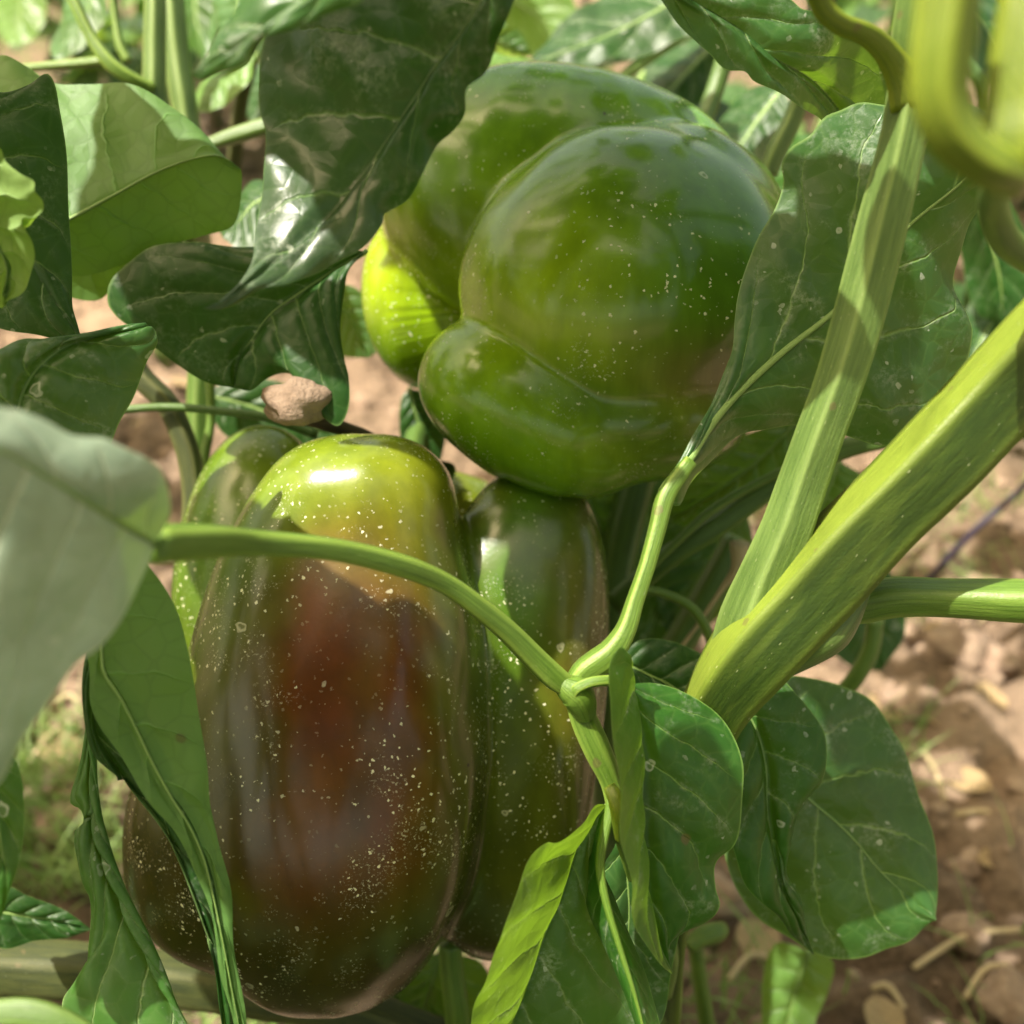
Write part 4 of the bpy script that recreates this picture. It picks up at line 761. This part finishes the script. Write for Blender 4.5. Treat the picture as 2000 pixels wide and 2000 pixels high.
for x, y, h, lab in [(-.20, -.03, .20, 'added low pepper plant hiding lit soil, under the camera on the left'), (.0, -.06, .19, 'added low pepper plant hiding lit soil, straight under the camera'), (.15, -.08, .18, 'added low pepper plant hiding lit soil, under the camera on the right'), (-.10, -.22, .24, 'added low pepper plant hiding lit soil, further behind, left'), (.14, -.24, .24, 'added low pepper plant hiding lit soil, further behind, right'),
                     (-.34, .10, .22, 'added low pepper plant hiding lit soil, beside the view on the left')]:
    simple_plant(lab, np.array([x, y, 0.]), h, 85, int(300+x*100+y*50), 'unseen low pepper plants added to hide lit soil', mats=('leaf', 'leaf_dark'), size=(.06, .10), spread=.15)  # unseen plants added to keep lit soil out of the pepper reflections
grass_obj('hedge_grass', 'far mass of sunlit weeds along the top of the view', [(-300, 2300, -180, -60, 2500)], 4, (.08, .25), .006)
# ------------------------------------------------------------------ leaves of the near plant above the frame; they shade the peppers
e1 = np.cross(SUN, [0, 1, 0]); e1 /= np.linalg.norm(e1); e2 = np.cross(SUN, e1)
lit = [(450, 100, .159), (560, 30, .157), (720, 900, .240), (650, 890, .242), (790, 920, .242), (730, 960, .234), (560, 980, .238), (810, 980, .236), (600, 930, .235), (640, 970, .228), (570, 900, .24), (350, 1060, .16), (450, 1055, .168), (555, 375, .197), (585, 430, .196), (612, 490, .193), (595, 520, .191), (100, 850, .135), (250, 900, .142), (0, 1000, .13),
       (1843, 760, .19), (1735, 880, .198), (1626, 1000, .203), (1540, 1100, .21), (1470, 1180, .215), (730, 500, .305), (735, 560, .30), (1640, 30, .178), (1690, 60, .18), (1850, 150, .112), (1890, 280, .115), (1975, 150, .118), (1975, 300, .119), (1950, 1150, .21), (1900, 1145, .21), (2000, 1150, .21),
       (1600, 90, .215), (1420, 60, .21), (1690, 205, .226), (1850, 370, .22), (1060, 1660, .20), (1120, 1650, .21), (560, 765, .255), (590, 780, .255)]
litp = np.array([[np.dot(W(np.array(p)), e1), np.dot(W(np.array(p)), e2)] for p in lit])
rd = random.Random(21); canopy = 0; tries = 0; placed = []
hub = W(np.array([1790, -150, .183]))
tops = [hub+np.array([-.05, .02, .07]), hub+np.array([-.12, .05, .10]), hub+np.array([-.20, .03, .11]), hub+np.array([.0, .08, .10])]
for t_ in tops:
    mid = (hub+t_)/2+np.array([.01, 0, .03]); q = spl(np.array([hub, mid, t_]), 20)
    link('branch', tube_mesh('branch', q, np.linspace(.0032, .002, 20), 10, origin=q[0]), M['petiole'], q[0], PA)
def inframe(p):
    r = np.asarray(p)-CAM; d = r@FW
    return d > -.01 and abs(r@RT) < d*T*1.12+.012 and abs(r@UP) < d*T*1.10+.012
shade = [(620, 40, .183), (700, 150, .188), (760, 60, .183), (560, 160, .188), (620, 250, .193), (540, 290, .196), (800, 200, .189), (860, 100, .184), (720, 300, .195), (660, 330, .197), (900, 30, .18), (510, 500, .192), (700, 440, .196), (505, 440, .195),
         (1230, 450, .242), (1100, 550, .240), (1350, 560, .246), (1250, 700, .246), (1050, 800, .245), (1250, 300, .25), (1130, 220, .27), (1450, 420, .27), (960, 400, .27), (1580, 420, .222), (1520, 560, .222), (1500, 740, .224), (1640, 740, .228),
         (1800, 700, .234), (1830, 560, .23), (1700, 450, .2), (1650, 650, .205), (1600, 860, .208), (660, 1200, .23), (560, 1300, .23), (800, 1300, .235), (700, 1500, .23), (500, 1500, .232), (850, 1600, .24), (1050, 1300, .26), (1050, 1500, .26), (600, 1750, .235),
         (1350, 1500, .215), (1330, 1700, .22), (1220, 1500, .2), (1650, 1600, .265), (1550, 1450, .25), (1480, 1600, .25), (1300, 1200, .3), (1250, 1100, .3), (430, 560, .258), (560, 650, .26), (300, 400, .258), (80, 500, .23), (250, 1350, .2), (330, 1550, .2), (200, 1700, .22), (1700, 1800, .27), (1080, 1900, .215), (1180, 1850, .22), (1130, 1780, .22), (1000, 1900, .21), (1200, 1950, .215), (80, 740, .21), (200, 720, .214), (350, 580, .26), (480, 680, .26), (1500, 380, .27), (1470, 330, .28), (1850, 980, .2), (1750, 1040, .205), (1650, 1120, .21), (1900, 900, .196), (900, 1000, .26), (1130, 1120, .27), (850, 890, .27), (870, 760, .25), (940, 790, .25), (1060, 1250, .26), (1040, 1350, .26), (1040, 1150, .26), (480, 920, .272), (250, 250, .257), (150, 230, .255), (200, 330, .256), (330, 280, .258), (80, 200, .254), (300, 1600, .26), (280, 1700, .26), (330, 1780, .26), (420, 1000, .272), (380, 1100, .272), (1000, 190, .27), (1100, 170, .28), (1200, 200, .28), (930, 260, .26), (860, 420, .27), (900, 350, .27), (1300, 250, .28), (1400, 300, .285), (960, 330, .262), (1040, 260, .262)]
for gx in range(420, 1150, 75):
    for gy in range(1040, 1900, 75): shade.append((gx, gy, .236 if gx < 900 else .262))
for gx in range(860, 1520, 75):
    for gy in range(190, 930, 75): shade.append((gx, gy, .245))
cover = []
def covered(P0):
    q = np.array([P0@e1, P0@e2]); return any((np.linalg.norm(pp-q, axis=1) < ww).any() for pp, ww in cover)
soil_t = [(rd.uniform(1380, 2100), rd.uniform(850, 2050), None) for _ in range(40)]+[(rd.uniform(-100, 300), rd.uniform(1400, 2000), None) for _ in range(6)]
jobs = [(t, 90, .0) for t in shade]+[(t, 40, .004) for t in soil_t]+[(None, 1, .03) for _ in range(60)]
for tgt, tries_, mind in jobs:
    if canopy > 215: break
    if tgt is not None and tgt[2] is not None and covered(W(np.array(tgt))): continue
    for _ in range(tries_):
        if tgt is None: P0 = W(np.array([rd.uniform(150, 1750), rd.uniform(150, 1950), .25])); far = (.10, .24); jit = 0
        elif tgt[2] is None: P0 = gp(tgt[0], tgt[1]); far = (.36, .62); jit = .01
        else: P0 = W(np.array(tgt)); far = (.035, .20); jit = .010
        c = P0+SUN*rd.uniform(*far)+(e1*rd.uniform(-1, 1)+e2*rd.uniform(-1, 1))*jit
        size = rd.uniform(.030, .066); a = rd.uniform(0, 6.28); d = np.array([math.cos(a), math.sin(a), rd.uniform(-.45, .0)]); d /= np.linalg.norm(d)
        n = np.array([rd.uniform(-.35, .25), rd.uniform(-.3, .3), 1.])
        base = c-d*size*.5; pts = [base+d*size*k/6 for k in range(7)]; sd_ = np.cross(d, n); sd_ /= np.linalg.norm(sd_); ws = [.06, .22, .27, .26, .21, .14, .04]
        if any(inframe(p+sd_*s_*.3*size) for p in pts for s_ in (-1, 0, 1)): continue
        if np.linalg.norm(c-CAM) < .05: continue
        ok = True
        for p, w in zip(pts, ws):
            dd = np.linalg.norm(litp-np.array([p@e1, p@e2]), axis=1)
            if (dd < w*size+.0035).any(): ok = False; break
        if not ok: continue
        uv = np.array([c@e1, c@e2])
        if any(np.linalg.norm(uv-q) < mind for q in placed): continue
        placed.append(uv); put_leaf(PA, rd.choice(('leaf', 'leaf_grey', 'leaf_dark')), base, size, d, n, rd, 1.1); canopy += 1
        cover.append((np.array([[p@e1, p@e2] for p in pts]), np.array(ws)*size*.6)); break
print('canopy', canopy, tries)
